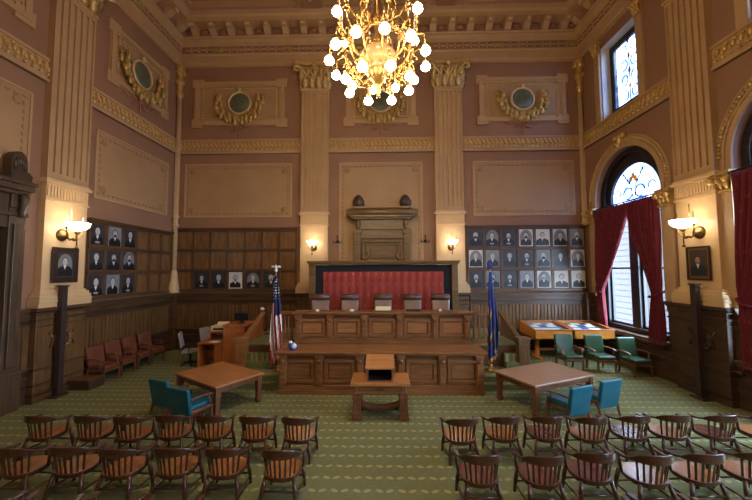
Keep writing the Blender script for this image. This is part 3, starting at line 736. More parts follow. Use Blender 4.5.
b.lathe([(.12,-1.5),(.16,-1.46),(.16,1.46),(.12,1.5)],(0,-.42,6.28),14,0); b.build('roll_moulding','aed',t)
b = MB(); b.box(-1.46,1.46,-.5,0,6.12,6.36); b.box(-1.36,1.36,-.42,0,6.36,6.46); b.box(-1.16,1.16,-.46,0,6.46,6.5)
for sg in (-1,1): x=sg*1.0; b.box(x-.24,x+.24,-.5,-.05,6.44,6.56)
b.build('top_block','aed',t,.02)
for sg in (-1,1):
    b = MB().m(0,True); b.lathe([(.14,6.54),(.21,6.58),(.24,6.70),(.23,6.86),(.17,7.0),(.08,7.1),(.02,7.12)],(sg*1.0,-.28,0),12); 
    for k in range(8): a=k*PI/4; b.ball((sg*1.0+.21*math.cos(a),-.28+.21*math.sin(a),6.76),.045,.045,.15,6,4)
    b.build('finial','dado',t)
# small black wall brackets
for x, w in ((-2.05,'left'),(1.86,'right')):
    t = thing('wall_bracket','small black iron wall bracket %s of the carved overmantel'%w,'wall bracket',(x,D-.03,4.78),0,'black iron wall brackets')
    b = MB(); b.lathe([(.07,-.03),(.07,0)],(0,0,0),10,1); b.build('back_plate','iron',t)
    b = MB(); b.tube([(0,0,0),(0,-.12,-.04),(0,-.2,.02),(0,-.2,.22)],.02,6); b.tube([(0,-.1,-.02),(-.14,-.18,-.06),(-.2,-.2,.02)],.018,6); b.tube([(0,-.1,-.02),(.14,-.18,-.06),(.2,-.2,.02)],.018,6); b.ball((0,-.2,.24),.035); b.build('hooked_arms','iron',t)

# ------------------------------------------------------------------ far left doorway surround (side wall)
t = empty('door_1'); t['kind'] = 'structure'; W = wall('left'); c = 6.95
b = MB(W); b.box(c-1.0,c+1.0,0,.06,0,4.6)
for i in range(2):
    for (z0,z1) in ((.3,1.3),(1.5,4.3)): b.rframe(c-.95+i*.98,c-.95+i*.98+.92,z0,z1,.08,.04,.06,1)
b.build('door_leaf','wv',t)
b = MB(W)
for sg in (-1,1):
    x=c+sg*1.22; b.box(x-.2,x+.2,0,.26,0,5.1); b.box(x-.25,x+.25,0,.32,0,.9); b.box(x-.12,x+.12,.26,.32,1.1,4.7); b.box(x-.25,x+.25,0,.34,.9,1.0)
    b.box(x-.2,x+.2,0,.30,5.1,5.45)
b.box(c-1.42,c+1.42,0,.22,4.6,5.45); b.box(c-1.45,c+1.45,0,.30,4.9,5.0); b.build('door_surround','aed2',t,.015)
b = MB(W); 
for sg in (-1,1):
    x=c+sg*1.24; b.tube([(x,.32,5.42),(x,.40,5.35),(x,.38,5.2),(x,.32,5.0),(x,.34,4.88)],[.10,.1,.08,.07,.05],6)
b.build('carved_console','aed2',t)
b = MB(W); b.box(c-1.42,c+1.42,0,.34,5.45,5.55); b.box(c-1.46,c+1.46,0,.42,5.55,5.7); b.box(c-1.50,c+1.50,0,.48,5.7,5.8); b.build('door_cornice','aed2',t,.015)
for sg in (-1,1):
    b = MB(W); x=c+sg*1.12; b.box(x-.24,x+.24,.08,.42,5.8,5.95)
    b.prism([(x-.19,5.95)]+[(x-.19*math.cos(q*PI/10),6.25+.3*math.sin(q*PI/10)) for q in range(11)]+[(x+.19,5.95)],.12,.34,1)
    for q in range(5): b.ball((x-.12+.06*q,.34,6.15+.16*math.sin((q+.5)*PI/5)),.045,.05,.14,6,4)
    b.tube([(x+.3*sg,.25,5.86),(x+.36*sg,.25,5.98),(x+.28*sg,.25,6.05),(x+.2*sg,.25,5.98)],.05,6); b.build('acroterion','dado',t)
b = MB(W); b.ball((c+.85,.13,2.1),.06); b.box(c+.8,c+.9,.06,.09,1.95,2.25); b.build('door_handle','dbrass',t)

# ------------------------------------------------------------------ judges' dais, platform, benches
m = MB(); m.box(-4.9,4.75,11.28,D-.36,0,.98); struct('trim_90', m, 'benchdark'); m = MB(); m.box(-4.88,4.73,11.30,D-.36,.98,1.0); struct('trim_94', m, 'carpet')
m = MB(); m.box(-4.98,4.83,10.2,11.3,0,.3); m.box(-5.0,4.85,9.95,10.2,0,.15); struct('trim_91', m, 'carpet')
# stairs either side of the dais
for nm, xa, xb in (('trim_92',-4.66,-3.72),('trim_93',3.95,4.42)):
    m = MB()
    for k in range(4): m.box(xa,xb,11.0+.28*k-.55,11.3,.3+.0*k,.3+.175*(k+1)) if False else None
    m.box(xa,xb,10.95,11.29,.3,.5); m.box(xa,xb,11.12,11.29,.5,.75); struct(nm, m, 'carpet')

def panel_bench(name, label, x0, x1, y0, y1, z0, z1, nb, pm='benchpanel', fm='bench', topd=.09, over=.08, base=.22):
    t = thing(name, label, 'bench', ((x0+x1)/2,(y0+y1)/2,z0)); cx=(x0+x1)/2; cy=(y0+y1)/2
    X0,X1,Y0,Y1,h = x0-cx,x1-cx,y0-cy,y1-cy,z1-z0
    b = MB(); b.box(X0+.08,X1-.08,Y0+.08,Y1,0,h-.06); b.build('carcase',fm,t)
    b = MB(); b.box(X0-over,X1+over,Y0-over,Y1+.02,h-.06,h); b.box(X0-over*.4,X1+over*.4,Y0-over*.4,Y1,h-.11,h-.06); b.build('top',fm,t,.012)
    b = MB(); b.box(X0,X1,Y0,Y1-.02,0,base*.55); b.box(X0+.02,X1-.02,Y0+.025,Y1-.02,base*.55,base); b.box(X0+.01,X1-.01,Y0+.015,Y1-.02,base,base+.04); b.build('plinth','bench',t,.01)
    n = nb; w = (X1-X0)/n
    for i in range(n):
        a = X0+i*w+.10; c_ = X0+(i+1)*w-.10
        b = MB(); b.m(0); b.rframe(a+.05,c_-.05,base+.10,h-.24,.09,.07,Y0+.1,-1); b.m(1); b.rframe(a+.14,c_-.14,base+.19,h-.33,.035,.045,Y0+.1,-1)
        b.m(2); b.box(a+.14,c_-.14,Y0+.065,Y0+.1,base+.19,h-.33); b.m(1); b.box(a+.05,c_-.05,Y0+.04,Y0+.1,h-.20,h-.13)
        b.build('front_panel',[fm,'benchdark',pm],t,.006)
    for i in range(n+1):
        x = X0+i*w; x = min(max(x,X0+.12),X1-.12)
        b = MB(); b.box(x-.10,x+.10,Y0-.01,Y0+.1,base+.04,h-.11); b.box(x-.12,x+.12,Y0-.03,Y0+.1,h-.22,h-.11); b.box(x-.07,x+.07,Y0-.03,Y0,base+.12,h-.34)
        b.ball((x,Y0-.03,h-.27),.07,.04,.06); b.build('corner_console',fm,t,.01)
    return t
panel_bench('clerks_bench','long low panelled wooden clerks bench in front of the judges bench',-3.0,2.80,9.5,10.42,0,1.2,5, 'bench','bench')
panel_bench('judges_bench','raised honey-panelled judges bench below the red backdrop',-3.05,2.93,11.35,11.95,1.0,2.08,5,'benchpanel','bench',base=.14,over=.06)
# backdrop
t = thing('backdrop_screen','wood-framed black screen with crimson cloth behind the judges chairs','screen',(.0,13.2,1.0))
for sg in (-1,1): b = MB(); x=-.02+sg*2.82; b.box(x-.12,x+.12,-.1,.35,0,2.78); b.box(x-.15,x+.15,-.13,.35,0,.3); b.build('post','aed',t,.01)
b = MB(); b.box(-2.99,2.95,-.14,.4,2.72,2.79); b.box(-3.03,2.99,-.2,.4,2.79,2.87); b.build('cornice','aed',t,.01)
b = MB(); b.box(-2.74,2.70,.0,.1,0,2.70); b.build('black_panel','velvet',t)
b = MB().m(0,True); rows=[]
for j in range(9):
    z = .05+j*(2.44-.05)/8; rows.append([b.v((-2.40+4.76*i/180, -.04+.016*math.sin(i*PI*2/180*16), z)) for i in range(181)])
for A,B in zip(rows,rows[1:]):
    for i in range(180): b.f([A[i],A[i+1],B[i+1],B[i]])
o = b.build('crimson_cloth','backdrop',t); s_=o.modifiers.new('Solidify','SOLIDIFY'); s_.thickness=.01
# balustrades beside the bench
def balustrade(x0, x1, w):
    t = thing('balustrade','short spindled wooden balustrade on the dais, %s end of the judges bench'%w,'railing',((x0+x1)/2,11.55,1.0),0,'dais balustrades'); L=(x1-x0)/2
    b = MB(); b.box(-L,L,-.09,.09,1.0,1.08); b.box(-L,L,-.05,.05,.94,1.0); b.box(-L,L,-.06,.06,0,.14); b.build('rails','bench',t,.01)
    n = 5
    for i in range(n):
        x = -L+(i+.5)*2*L/n; b = MB().m(0,True); b.lathe([(.03,.14),(.03,.25),(.045,.32),(.05,.5),(.03,.7),(.035,.78),(.03,.94)],(x,0,0),8); b.build('spindle','bench',t)
balustrade(-3.74,-3.12,'left'); balustrade(3.0,3.86,'right')
# sloping stair rails with newels
def stair_rail(x, w, sg):
    t = thing('stair_railing','sloping slatted wooden stair railing with square newel, %s of the judges bench'%w,'railing',(x,11.1,.3),0,'dais stair railings')
    b = MB(); b.box(-.17,.17,-.17,.17,0,.9); b.box(-.2,.2,-.2,.2,.9,.99); b.box(-.19,.19,-.19,.19,0,.15); b.rframe(-.11,.11,.25,.8,.03,.02,-.17,-1); b.build('newel_post','benchpanel' if sg<0 else 'wv',t,.012)
    L, R_ = 1.95, .70
    b = MB(); 
    def bar(y0,z0,y1,z1,h,w2): b.hexa([(-w2,y0,z0),(w2,y0,z0),(w2,y1,z1),(-w2,y1,z1),(-w2,y0,z0+h),(w2,y0,z0+h),(w2,y1,z1+h),(-w2,y1,z1+h)])
    bar(.1,.80,L,.80+R_,.09,.08); bar(.1,.0,L,R_+.02,.16,.05); b.build('sloping_rails','benchpanel' if sg<0 else 'wv',t,.01)
    b = MB()
    for k in range(18):
        y = .22+k*(L-.3)/17; z = (y-.1)/(L-.1)*R_; b.box(-.025,.025,y-.025,y+.025,z+.1,z+.84)
    b.build('slats','redwood' if sg<0 else 'wv',t)
stair_rail(-4.74,'left',-1); stair_rail(4.52,'right',1)

# judges' chairs
def cushion(b, x0,x1,y0,y1,z0,z1): b.box(x0,x1,y0,y1,z0,z1)
def judge_chair():
    t = thing('judges_chair','','chair',(0,0,1.0))
    b = MB(); b.box(-.33,.33,-.34,.28,.46,.60); b.build('seat','judge',t,.05,3)
    b = MB(); b.hexa([(-.31,.24,.56),(.31,.24,.56),(.31,.38,.56),(-.31,.38,.56),(-.34,.34,1.44),(.34,.34,1.44),(.34,.48,1.44),(-.34,.48,1.44)]); bk=b.build('backrest','judge',t,.05,3)
    b = MB().m(0,True); b.lathe([(.07,-.36),(.12,-.34),(.125,0),(.12,.34),(.07,.36)],(0,.36,1.47),12,0); b.build('headrest_roll','judgedark',bk)
    for sg in (-1,1):
        b = MB(); b.box(sg*.37-.04,sg*.37+.04,-.28,.26,.74,.80); b.box(sg*.37-.025,sg*.37+.025,-.2,-.14,.5,.76); b.build('armrest','judge',t,.015)
    b = MB().m(0,True); b.lathe([(.05,.06),(.05,.46)],(0,0,0),10)
    for k in range(5): a=k*2*PI/5; b.tube([(0,0,.12),(.3*math.cos(a),.3*math.sin(a),.05)],.03,6); b.ball((.3*math.cos(a),.3*math.sin(a),.04),.04)
    b.build('swivel_base','black',t)
    return t
J = judge_chair()
for i,(x,nm) in enumerate(((-2.42,'far left'),(-1.27,'second from left'),(-.03,'middle'),(1.07,'second from right'),(2.13,'far right'))):
    o = J if i==0 else copy_tree(J); o.location=(x,12.42,1.0); o.rotation_euler=(0,0,[.05,.08,0,-.05,-.1][i])
    tag(o,'brown leather judges chair with rolled headrest, %s of five behind the bench'%nm,'chair','judges chairs')
for x,z,w,lab,c_ in ((-2.3,2.08,.045,'small white card on the judges bench before the far left chair','card'),(-1.1,2.08,.06,'small white nameplate on the judges bench before the second chair from left','nameplate'),(1.03,2.08,.26,'small dark nameplate on the judges bench before the second chair from right','nameplate'),(1.95,2.08,.045,'small white card on the judges bench before the far right chair','card')):
    b = MB(); b.hexa([(-w,-.03,0),(w,-.03,0),(w,.03,0),(-w,.03,0),(-w,.0,.07),(w,.0,.07),(w,.02,.07),(-w,.02,.07)]) 
    tag(b.build(c_,'paper' if x!=1.03 else 'iron',None,.003,loc=(x,11.55,z)),lab,c_)
t = thing('nameplate','pale gold nameplate box in the middle of the judges bench','nameplate',(-.02,11.5,2.08))
b = MB(); b.box(-.28,.28,-.06,.06,0,.04); b.build('stand','dbrass',t,.005); b=MB(); b.hexa([(-.26,-.05,.04),(.26,-.05,.04),(.26,.03,.04),(-.26,.03,.04),(-.26,-.0,.17),(.26,-.0,.17),(.26,.03,.17),(-.26,.03,.17)]); b.build('plate','ivory',t,.005)
t = thing('desk_ornament','small blue and white ornament at the left end of the low clerks bench','ornament',(-2.66,9.72,1.2))
b = MB().m(0,True); b.lathe([(.09,0),(.12,.06),(.12,.16),(.08,.2)],(0,0,0),12); b.build('base','blueink',t)
b = MB(); b.ball((.05,-.06,.12),.09,.07,.08); b.ball((-.06,0,.2),.06); b.build('white_bloom','paper',t)
b = MB(); b.ball((0,.03,.27),.04); b.build('red_bloom','drape',t)

# flags
M['f_red']=mat('flag red',S(168,32,44),.75); M['f_white']=mat('flag white',S(226,220,214),.75)
def star_mat():
    m = mat('flag navy with white stars',S(30,36,84),.75); nt=m.node_tree; tc=nt.nodes['Texture Coordinate']
    v = nt.nodes.new('ShaderNodeTexVoronoi'); v.inputs['Scale'].default_value=11; v.inputs['Randomness'].default_value=.25; nt.links.new(tc.outputs['Object'],v.inputs['Vector'])
    r = nt.nodes.new('ShaderNodeValToRGB'); r.color_ramp.interpolation='CONSTANT'; r.color_ramp.elements[0].color=(*S(226,224,220),1); r.color_ramp.elements[1].color=(*S(30,36,84),1); r.color_ramp.elements[1].position=.26
    nt.links.new(v.outputs['Distance'],r.inputs[0]); nt.links.new(r.outputs[0],nt.nodes['Principled BSDF'].inputs['Base Color']); return m
M['f_star']=star_mat(); M['f_blue']=mat('flag royal blue',S(26,42,104),.6,col2=S(40,66,140),nscale=3); M['f_gold']=mat('flag gold fringe',S(196,156,90),.6); M['f_dark']=mat('flag dark emblem',S(70,40,44),.7)
def flag(x, y, z, h, lean, us, label, side):
    t = thing('flag_on_pole',label,'flag',(x,y,z))
    b = MB().m(0,True); b.lathe([(.0,0),(.20,.0),(.20,.03),(.10,.07),(.05,.12),(.03,.2)],(0,0,0),14,cap=False); b.build('stand','brass',t)
    b = MB(); b.tube([(0,0,.1),(lean,0,h-.2)],.02,8); po=b.build('pole','oak' if us else 'tleg',t)
    b = MB(); 
    if us:
        b.m(0,True); b.lathe([(.03,0),(.05,.03),(.05,.08),(.02,.1)],(lean,0,h-.2),8); b.ball((lean,0,h-.06),.05,.04,.07); 
        for sg in (-1,1): b.hexa([(lean,-.02,h-.08),(lean+sg*.16,-.02,h-.05),(lean+sg*.16,.02,h-.05),(lean,.02,h-.08),(lean,-.02,h),(lean+sg*.14,-.02,h+.01),(lean+sg*.14,.02,h+.01),(lean,.02,h)])
        b.ball((lean,-.04,h+.01),.03)
    else: b.ball((lean,0,h-.12),.09,.05,.12); b.ball((lean,0,h+.02),.03,.03,.05)
    b.build('finial','paper' if us else 'f_blue',po)
    b = MB().m(0,True); NU,NV = 48,44; rows=[]
    zt = h-.32; zb = .42
    for j in range(NV+1):
        v=j/NV; zz=zt+(zb-zt)*v; px=lean*(zz/(h-.2)); wdt=.05+.22*min(1,v*1.5)**.8*(1-.35*max(0,v-.8)/.2)
        row=[]
        for i in range(NU+1):
            u=i/NU; ph=u*2*PI*3.0
            fx = px + (u-.45)*wdt*1.5*(-1 if us else .8) + .025*math.sin(ph*1.3+v*4)
            fy = -.03-.10*min(1,v*2)*math.sin(ph+v*1.5)-.02
            row.append(b.v((fx,fy,zz-(.25*u*v if us else .2*(1-u)*v))))
        rows.append(row)
    for j in range(NV):
        for i in range(NU):
            u,v=i/NU,j/NV
            if us: b.mi = 2 if (v<.46 and u<.5) or (v<.30) else (0 if int((u*12+v*3))%2==0 else 1)
            else:
                b.mi = 0
                if j>NV-3: b.mi=1
                elif ((u-.35)*8+v*14)%3.2<.75 and .3<v<.85 and u<.6: b.mi=1
                elif ((u-.35)*8+v*14)%3.2<1.7 and .3<v<.8 and u<.6: b.mi=2
            b.f([rows[j][i],rows[j][i+1],rows[j+1][i+1],rows[j+1][i]])
    o=b.build('flag_cloth',['f_red','f_white','f_star'] if us else ['f_blue','f_gold','f_dark'],t); s_=o.modifiers.new('Solidify','SOLIDIFY'); s_.thickness=.006
    if not us:
        b=MB(); b.tube([(lean,-.02,zt+.1),(.08,-.12,1.6),(.1,-.14,.7)],.015,6); b.ball((.1,-.14,.62),.03,.03,.08); b.build('tassel_cord','f_gold',t)
flag(-3.42,10.85,.3,3.35,-.12,True,'United States flag hanging on a pole at the left end of the benches','left')
flag(3.42,10.85,.3,3.45,.03,False,'blue gold-fringed flag hanging on a pole at the right end of the benches','right')

# ------------------------------------------------------------------ lectern table
t = thing('lectern_table','small wooden lectern table with square legs in front of the clerks bench','table',(-.09,8.3,0))
b = MB(); b.box(-.70,.70,-.42,.42,.79,.86); b.build('tabletop','table',t,.012)
b = MB(); b.box(-.60,.60,-.36,.36,.62,.79); b.box(-.62,.62,-.38,.38,.62,.66); b.build('apron','bench',t,.008)
b = MB(); b.rframe(-.5,.5,.67,.77,.02,.015,-.36,-1); b.box(-.07,.07,-.39,-.36,.70,.74); b.build('drawer_front','dbrass' if False else 'benchdark',t)
for sx in (-1,1):
    for sy in (-1,1):
        b = MB(); x,y=sx*.55,sy*.30; b.box(x-.09,x+.09,y-.09,y+.09,.18,.62); b.box(x-.115,x+.115,y-.115,y+.115,0,.09); b.box(x-.10,x+.10,y-.10,y+.10,.09,.18); b.box(x-.11,x+.11,y-.11,y+.11,.5,.54); b.build('leg','tleg',t,.01)
b = MB(); pts=[(-.52+.104*k,0,.16+.13*(abs(k-5)/5)**2) for k in range(11)]; b.ribbon(pts,.16,.09)
for sg in (-1,1): b.box(sg*.55-.05,sg*.55+.05,-.3,.3,.16,.28)
b.build('stretcher','tleg',t,.01)
t = thing('tabletop_lectern','open-fronted wooden reading stand with sloping top on the lectern table','lectern',(-.10,8.24,.86))
b = MB()
b.prism([(-.22,0),(-.22,.30),(.28,.46),(.28,0)],-.32,-.28,0); b.prism([(-.22,0),(-.22,.30),(.28,.46),(.28,0)],.28,.32,0); b.box(-.28,.28,.24,.28,0,.44); b.box(-.30,.30,-.22,.28,0,.02); b.build('case','bench',t,.004)
b = MB(); b.hexa([(-.345,-.27,.29),(.345,-.27,.29),(.345,.30,.47),(-.345,.30,.47),(-.345,-.27,.33),(.345,-.27,.33),(.345,.30,.51),(-.345,.30,.51)]); b.build('sloping_top','table',t,.006)
b = MB(); b.box(-.27,.27,-.18,.24,.02,.03); b.box(-.28,.28,.22,.24,.03,.4); b.build('lining','velvet',t)

# ------------------------------------------------------------------ counsel tables
def table(name, label, loc, rz, w, d, top='table'):
    t = thing(name,label,'table',loc,rz)
    b = MB(); b.box(-w/2,w/2,-d/2,d/2,.71,.76); b.build('tabletop',top,t,.01)
    b = MB(); b.box(-w/2+.06,w/2-.06,-d/2+.06,-d/2+.10,.58,.71); b.box(-w/2+.06,w/2-.06,d/2-.10,d/2-.06,.58,.71); b.box(-w/2+.06,-w/2+.10,-d/2+.1,d/2-.1,.58,.71); b.box(w/2-.10,w/2-.06,-d/2+.1,d/2-.1,.58,.71); b.build('apron','tleg',t,.005)
    for sx in (-1,1):
        for sy in (-1,1):
            x,y=sx*(w/2-.10),sy*(d/2-.10); b=MB(); b.box(x-.065,x+.065,y-.065,y+.065,.5,.71)
            b.hexa([(x-.05,y-.05,0),(x+.05,y-.05,0),(x+.05,y+.05,0),(x-.05,y+.05,0),(x-.06,y-.06,.5),(x+.06,y-.06,.5),(x+.06,y+.06,.5),(x-.06,y+.06,.5)]); b.box(x-.07,x+.07,y-.07,y+.07,.06,.10); b.box(x-.07,x+.07,y-.07,y+.07,.46,.50); b.build('leg','tleg',t,.006)
    return t
table('counsel_table','square-legged wooden counsel table at the left, turned at an angle',(-4.43,9.0,0),-.577,1.98,1.36)
M['table2']=wood('pinkish brown tabletop wood',S(150,112,84),S(174,132,100),.3,(9,1,1),1.3,.3)
table('counsel_table','square-legged wooden counsel table at the right, turned at an angle',(4.25,9.12,0),.43,2.15,1.36,'table2')

# upholstered armchairs (local: sitter faces +y)
def armchair(name, leather, frame, backh=1.04, w=.64, zb=.42):
    t = thing(name,'','chair')
    hw=w/2
    b = MB(); b.box(-hw+.03,hw-.03,-.26,.30,.40,.52); b.build('seat_cushion',leather,t,.04,3)
    b = MB(); b.box(-hw+.01,hw-.01,-.27,.29,.33,.40); b.build('seat_rail',frame,t,.01)
    b = MB(); b.hexa([(-hw+.02,-.30,zb),(hw-.02,-.30,zb),(hw-.02,-.20,zb),(-hw+.02,-.20,zb),(-hw,-.42,backh),(hw,-.42,backh),(hw,-.33,backh),(-hw,-.33,backh)]); b.build('backrest',leather,t,.035,3)
    for sx in (-1,1):
        x=sx*(hw+.01)
        b = MB(); b.ribbon([(x,-.33,.70),(x,-.1,.71),(x+sx*.02,.12,.70),(x+sx*.02,.22,.67)],[.05,.06,.08,.06],[.035,.035,.035,.03]); b.build('armrest',frame,t,.01)
        b = MB(); b.tube([(x,.16,.42),(x,.14,.55),(x+sx*.01,.12,.69)],[.025,.02,.025],6); b.build('arm_support',frame,t)
        b = MB(); x2=sx*(hw-.03); b.hexa([(x2-.02,.23,0),(x2+.02,.23,0),(x2+.02,.27,0),(x2-.02,.27,0),(x2-.03,.22,.40),(x2+.03,.22,.40),(x2+.03,.28,.40),(x2-.03,.28,.40)]); b.build('leg',frame,t,.005)
        b = MB(); b.hexa([(x2-.02,-.36,0),(x2+.02,-.36,0),(x2+.02,-.32,0),(x2-.02,-.32,0),(x2-.03,-.28,.42),(x2+.03,-.28,.42),(x2+.03,-.22,.42),(x2-.03,-.22,.42)]); b.build('leg',frame,t,.005)
    return t
def place(proto, first, loc, rz, label, group, sc=1.):
    o = proto if first else copy_tree(proto); o.location=loc; o.rotation_euler=(0,0,rz); o.scale=sc if isinstance(sc,tuple) else (sc,sc,sc); tag(o,label,'chair',group); return o
TE = armchair('upholstered_armchair','teal','tleg',.95,.66,.22)
place(TE,True,(-5.30,8.40,0),-.36,'teal leather armchair at the left counsel table, farther from the aisle','teal armchairs at the counsel tables',(1.0,1.04,.93))
place(TE,False,(-4.46,7.82,0),-.36,'teal leather armchair at the left counsel table, nearer the aisle','teal armchairs at the counsel tables',(1.0,1.04,.93))
place(TE,False,(4.28,8.06,0),.38,'teal leather armchair at the right counsel table, nearer the aisle','teal armchairs at the counsel tables',(1.0,1.04,.93))
place(TE,False,(5.24,8.50,0),.34,'teal leather armchair at the right counsel table, nearer the windows','teal armchairs at the counsel tables',(1.0,1.04,.93))
GR = armchair('upholstered_armchair','green','tleg',1.08,.62)
for i,(x,y,r,nm) in enumerate(((6.5,11.95,PI+.02,'leftmost'),(7.52,11.85,PI+.05,'middle one'),(8.36,11.4,PI+.1,'rightmost'))):
    place(GR,i==0,(x,y,0),r,'green leather armchair before the display cases, %s of three'%nm,'green armchairs by the display cases',1.07)
BR = armchair('upholstered_armchair','brownl','tleg',1.02,.62)
for i,(x,y,r,nm) in enumerate(((-8.92,10.56,-PI/2-.08,'nearest'),(-8.96,11.31,-PI/2-.08,'second nearest'),(-8.97,12.06,-PI/2-.05,'third nearest'),(-8.97,12.82,-PI/2-.1,'farthest'))):
    place(BR,i==0,(x,y,0),r,'red brown leather armchair along the left wall, %s of four'%nm,'brown armchairs along the left wall',(.96,1.05,1.08))

# ------------------------------------------------------------------ courthouse bentwood chairs (sitter faces +y)
def upath(r=.0):
    P=[]; a,bb=.302+r,.29+r
    for x,y in ((a+.016,.13),(a+.014,.06),(a+.008,-.01)): P.append((x,y))
    for k in range(1,18):
        th=-PI*k/18; P.append((a*math.cos(th), -.02+bb*math.sin(th)))
    for x,y in ((a+.008,-.01),(a+.014,.06),(a+.016,.13)): P.append((-x,y))
    return P
def banker(seatm):
    t = thing('courthouse_armchair','','chair')
    b = MB()
    pts=[]
    for k in range(28):
        th=2*PI*k/28; c_,s_=math.cos(th),math.sin(th); n=2.6
        x=.29*abs(c_)**(2/n)*(1 if c_>=0 else -1); y=(.27 if s_<0 else .30)*abs(s_)**(2/n)*(1 if s_>=0 else -1)
        if y<0: x*=1-.06*(y/.27)**2
        pts.append((x,y))
    b.m(0); b.prism(pts,.365,.40,2); b.m(1)
    b.prism([(x*.94,y*.94) for x,y in pts],.40,.404,2); b.build('seat',['chairw',seatm],t,.008)
    b = MB(); b.prism([(x*.88,y*.88) for x,y in pts],.32,.365,2); b.build('seat_rail','chairw',t)
    P=upath(); zz=[]; ws=[]
    for i,(x,y) in enumerate(P):
        q=max(0,min(1,(.02-y)/.22)); zz.append(.665+.05*q*q*(3-2*q)); e=abs(i-(len(P)-1)/2)/((len(P)-1)/2); ws.append(.075 if e>.85 else .055)
    b = MB(); b.ribbon([(x,y,z) for (x,y),z in zip(P,zz)],ws,.034); b.build('arm_rail','chairw',t,.01)
    b = MB(); cp=[]; ch=[]
    for k in range(17):
        th=-PI/2+(k-8)/8*1.28; e=abs(k-8)/8; h=.115*(1-e**3)+.02; x,y=.322*math.cos(th),-.03+.298*math.sin(th)
        cp.append((x,y,.695-.01*e+h/2)); ch.append(h)
    b.ribbon(cp,.034,ch); b.build('crest_rail','chairw',t,.008)
    for k in range(8):
        th=-PI/2+(k-3.5)*.27; x0,y0=.262*math.cos(th)*1.02,.255*math.sin(th); x1,y1=.315*math.cos(th),-.02+.285*math.sin(th); b=MB()
        tx,ty=-math.sin(th)*.015,math.cos(th)*.015; nx,ny=math.cos(th)*.006,math.sin(th)*.006
        b.hexa([(x0-tx-nx,y0-ty-ny,.40),(x0+tx-nx,y0+ty-ny,.40),(x0+tx+nx,y0+ty+ny,.40),(x0-tx+nx,y0-ty+ny,.40),(x1-tx-nx,y1-ty-ny,.71),(x1+tx-nx,y1+ty-ny,.71),(x1+tx+nx,y1+ty+ny,.71),(x1-tx+nx,y1-ty+ny,.71)]); b.build('slat','chairw',t)
    for sx in (-1,1):
        b = MB(); b.tube([(sx*.29,.07,.39),(sx*.305,.08,.5),(sx*.318,.08,.66)],[.020,.026,.018],8); b.build('arm_post','chairw',t)
        b = MB(); b.tube([(sx*.24,.20,.36),(sx*.265,.22,.2),(sx*.28,.24,0)],[.028,.032,.022],8); b.build('leg','chairw',t)
        b = MB(); b.tube([(sx*.22,-.18,.36),(sx*.25,-.22,.2),(sx*.275,-.27,0)],[.028,.032,.022],8); b.build('leg','chairw',t)
        b = MB(); b.tube([(sx*.27,.23,.12),(sx*.275,-.02,.13),(sx*.265,-.25,.12)],[.012,.018,.012],6); b.build('stretcher','chairw',t)
    b = MB(); b.tube([(-.262,.22,.17),(.262,.22,.17)],.015,6); b.build('stretcher','chairw',t)
    b = MB(); b.tube([(-.25,-.225,.18),(.25,-.225,.18)],.015,6); b.build('stretcher','chairw',t)
    return t
R1L=[-6.50,-5.57,-4.79,-4.05,-3.27,-2.43,-1.61]; R1R=[1.42,2.23,3.03,3.83,4.66,5.42,6.27,7.15]
R2L=[-5.72,-4.92,-4.12,-3.29,-2.49,-1.59]; R2R=[1.43,2.34,3.14,3.94,4.73,5.56]
R3L=[-4.95,-4.15,-3.37,-2.63]; R3R=[2.66,3.40,4.14]
protoA=banker('chairseat'); protoB=banker('chairseat2'); used={'A':False,'B':False}
ORD=['first','second','third','fourth','fifth','sixth','seventh','eighth']
rnd=random.Random(4)
def row(xs, y, side, rname, sc=1.0):
    n=len(xs)
    for i,x in enumerate(xs):
        k = n-1-i if side=='left' else i
        A = side=='left' or (rname=='front' and k in (0,1,3,5,7)) or (rname=='middle' and k in (3,4,5)) or rname=='rear'
        p = protoA if A else protoB; key='A' if A else 'B'
        o = p if not used[key] else copy_tree(p); used[key]=True
        o.location=(x, y+rnd.uniform(-.05,.05)+(.0 if side=='left' else .035*(x-1.4)), 0); o.rotation_euler=(0,0,rnd.uniform(-.05,.05)+(-.03 if side=='left' else .05)); o.scale=(sc,sc,1)
        tag(o,'bentwood slat-back armchair in the %s row %s of the aisle, %s from the aisle'%(rname,side,ORD[k]),'chair','audience chairs in the %s row, %s block'%(rname,side))
row(R1L,6.50,'left','front'); row(R1R,6.50,'right','front'); row(R2L,5.37,'left','middle'); row(R2R,5.28,'right','middle'); row(R3L,4.2,'left','rear'); row(R3R,4.2,'right','rear')

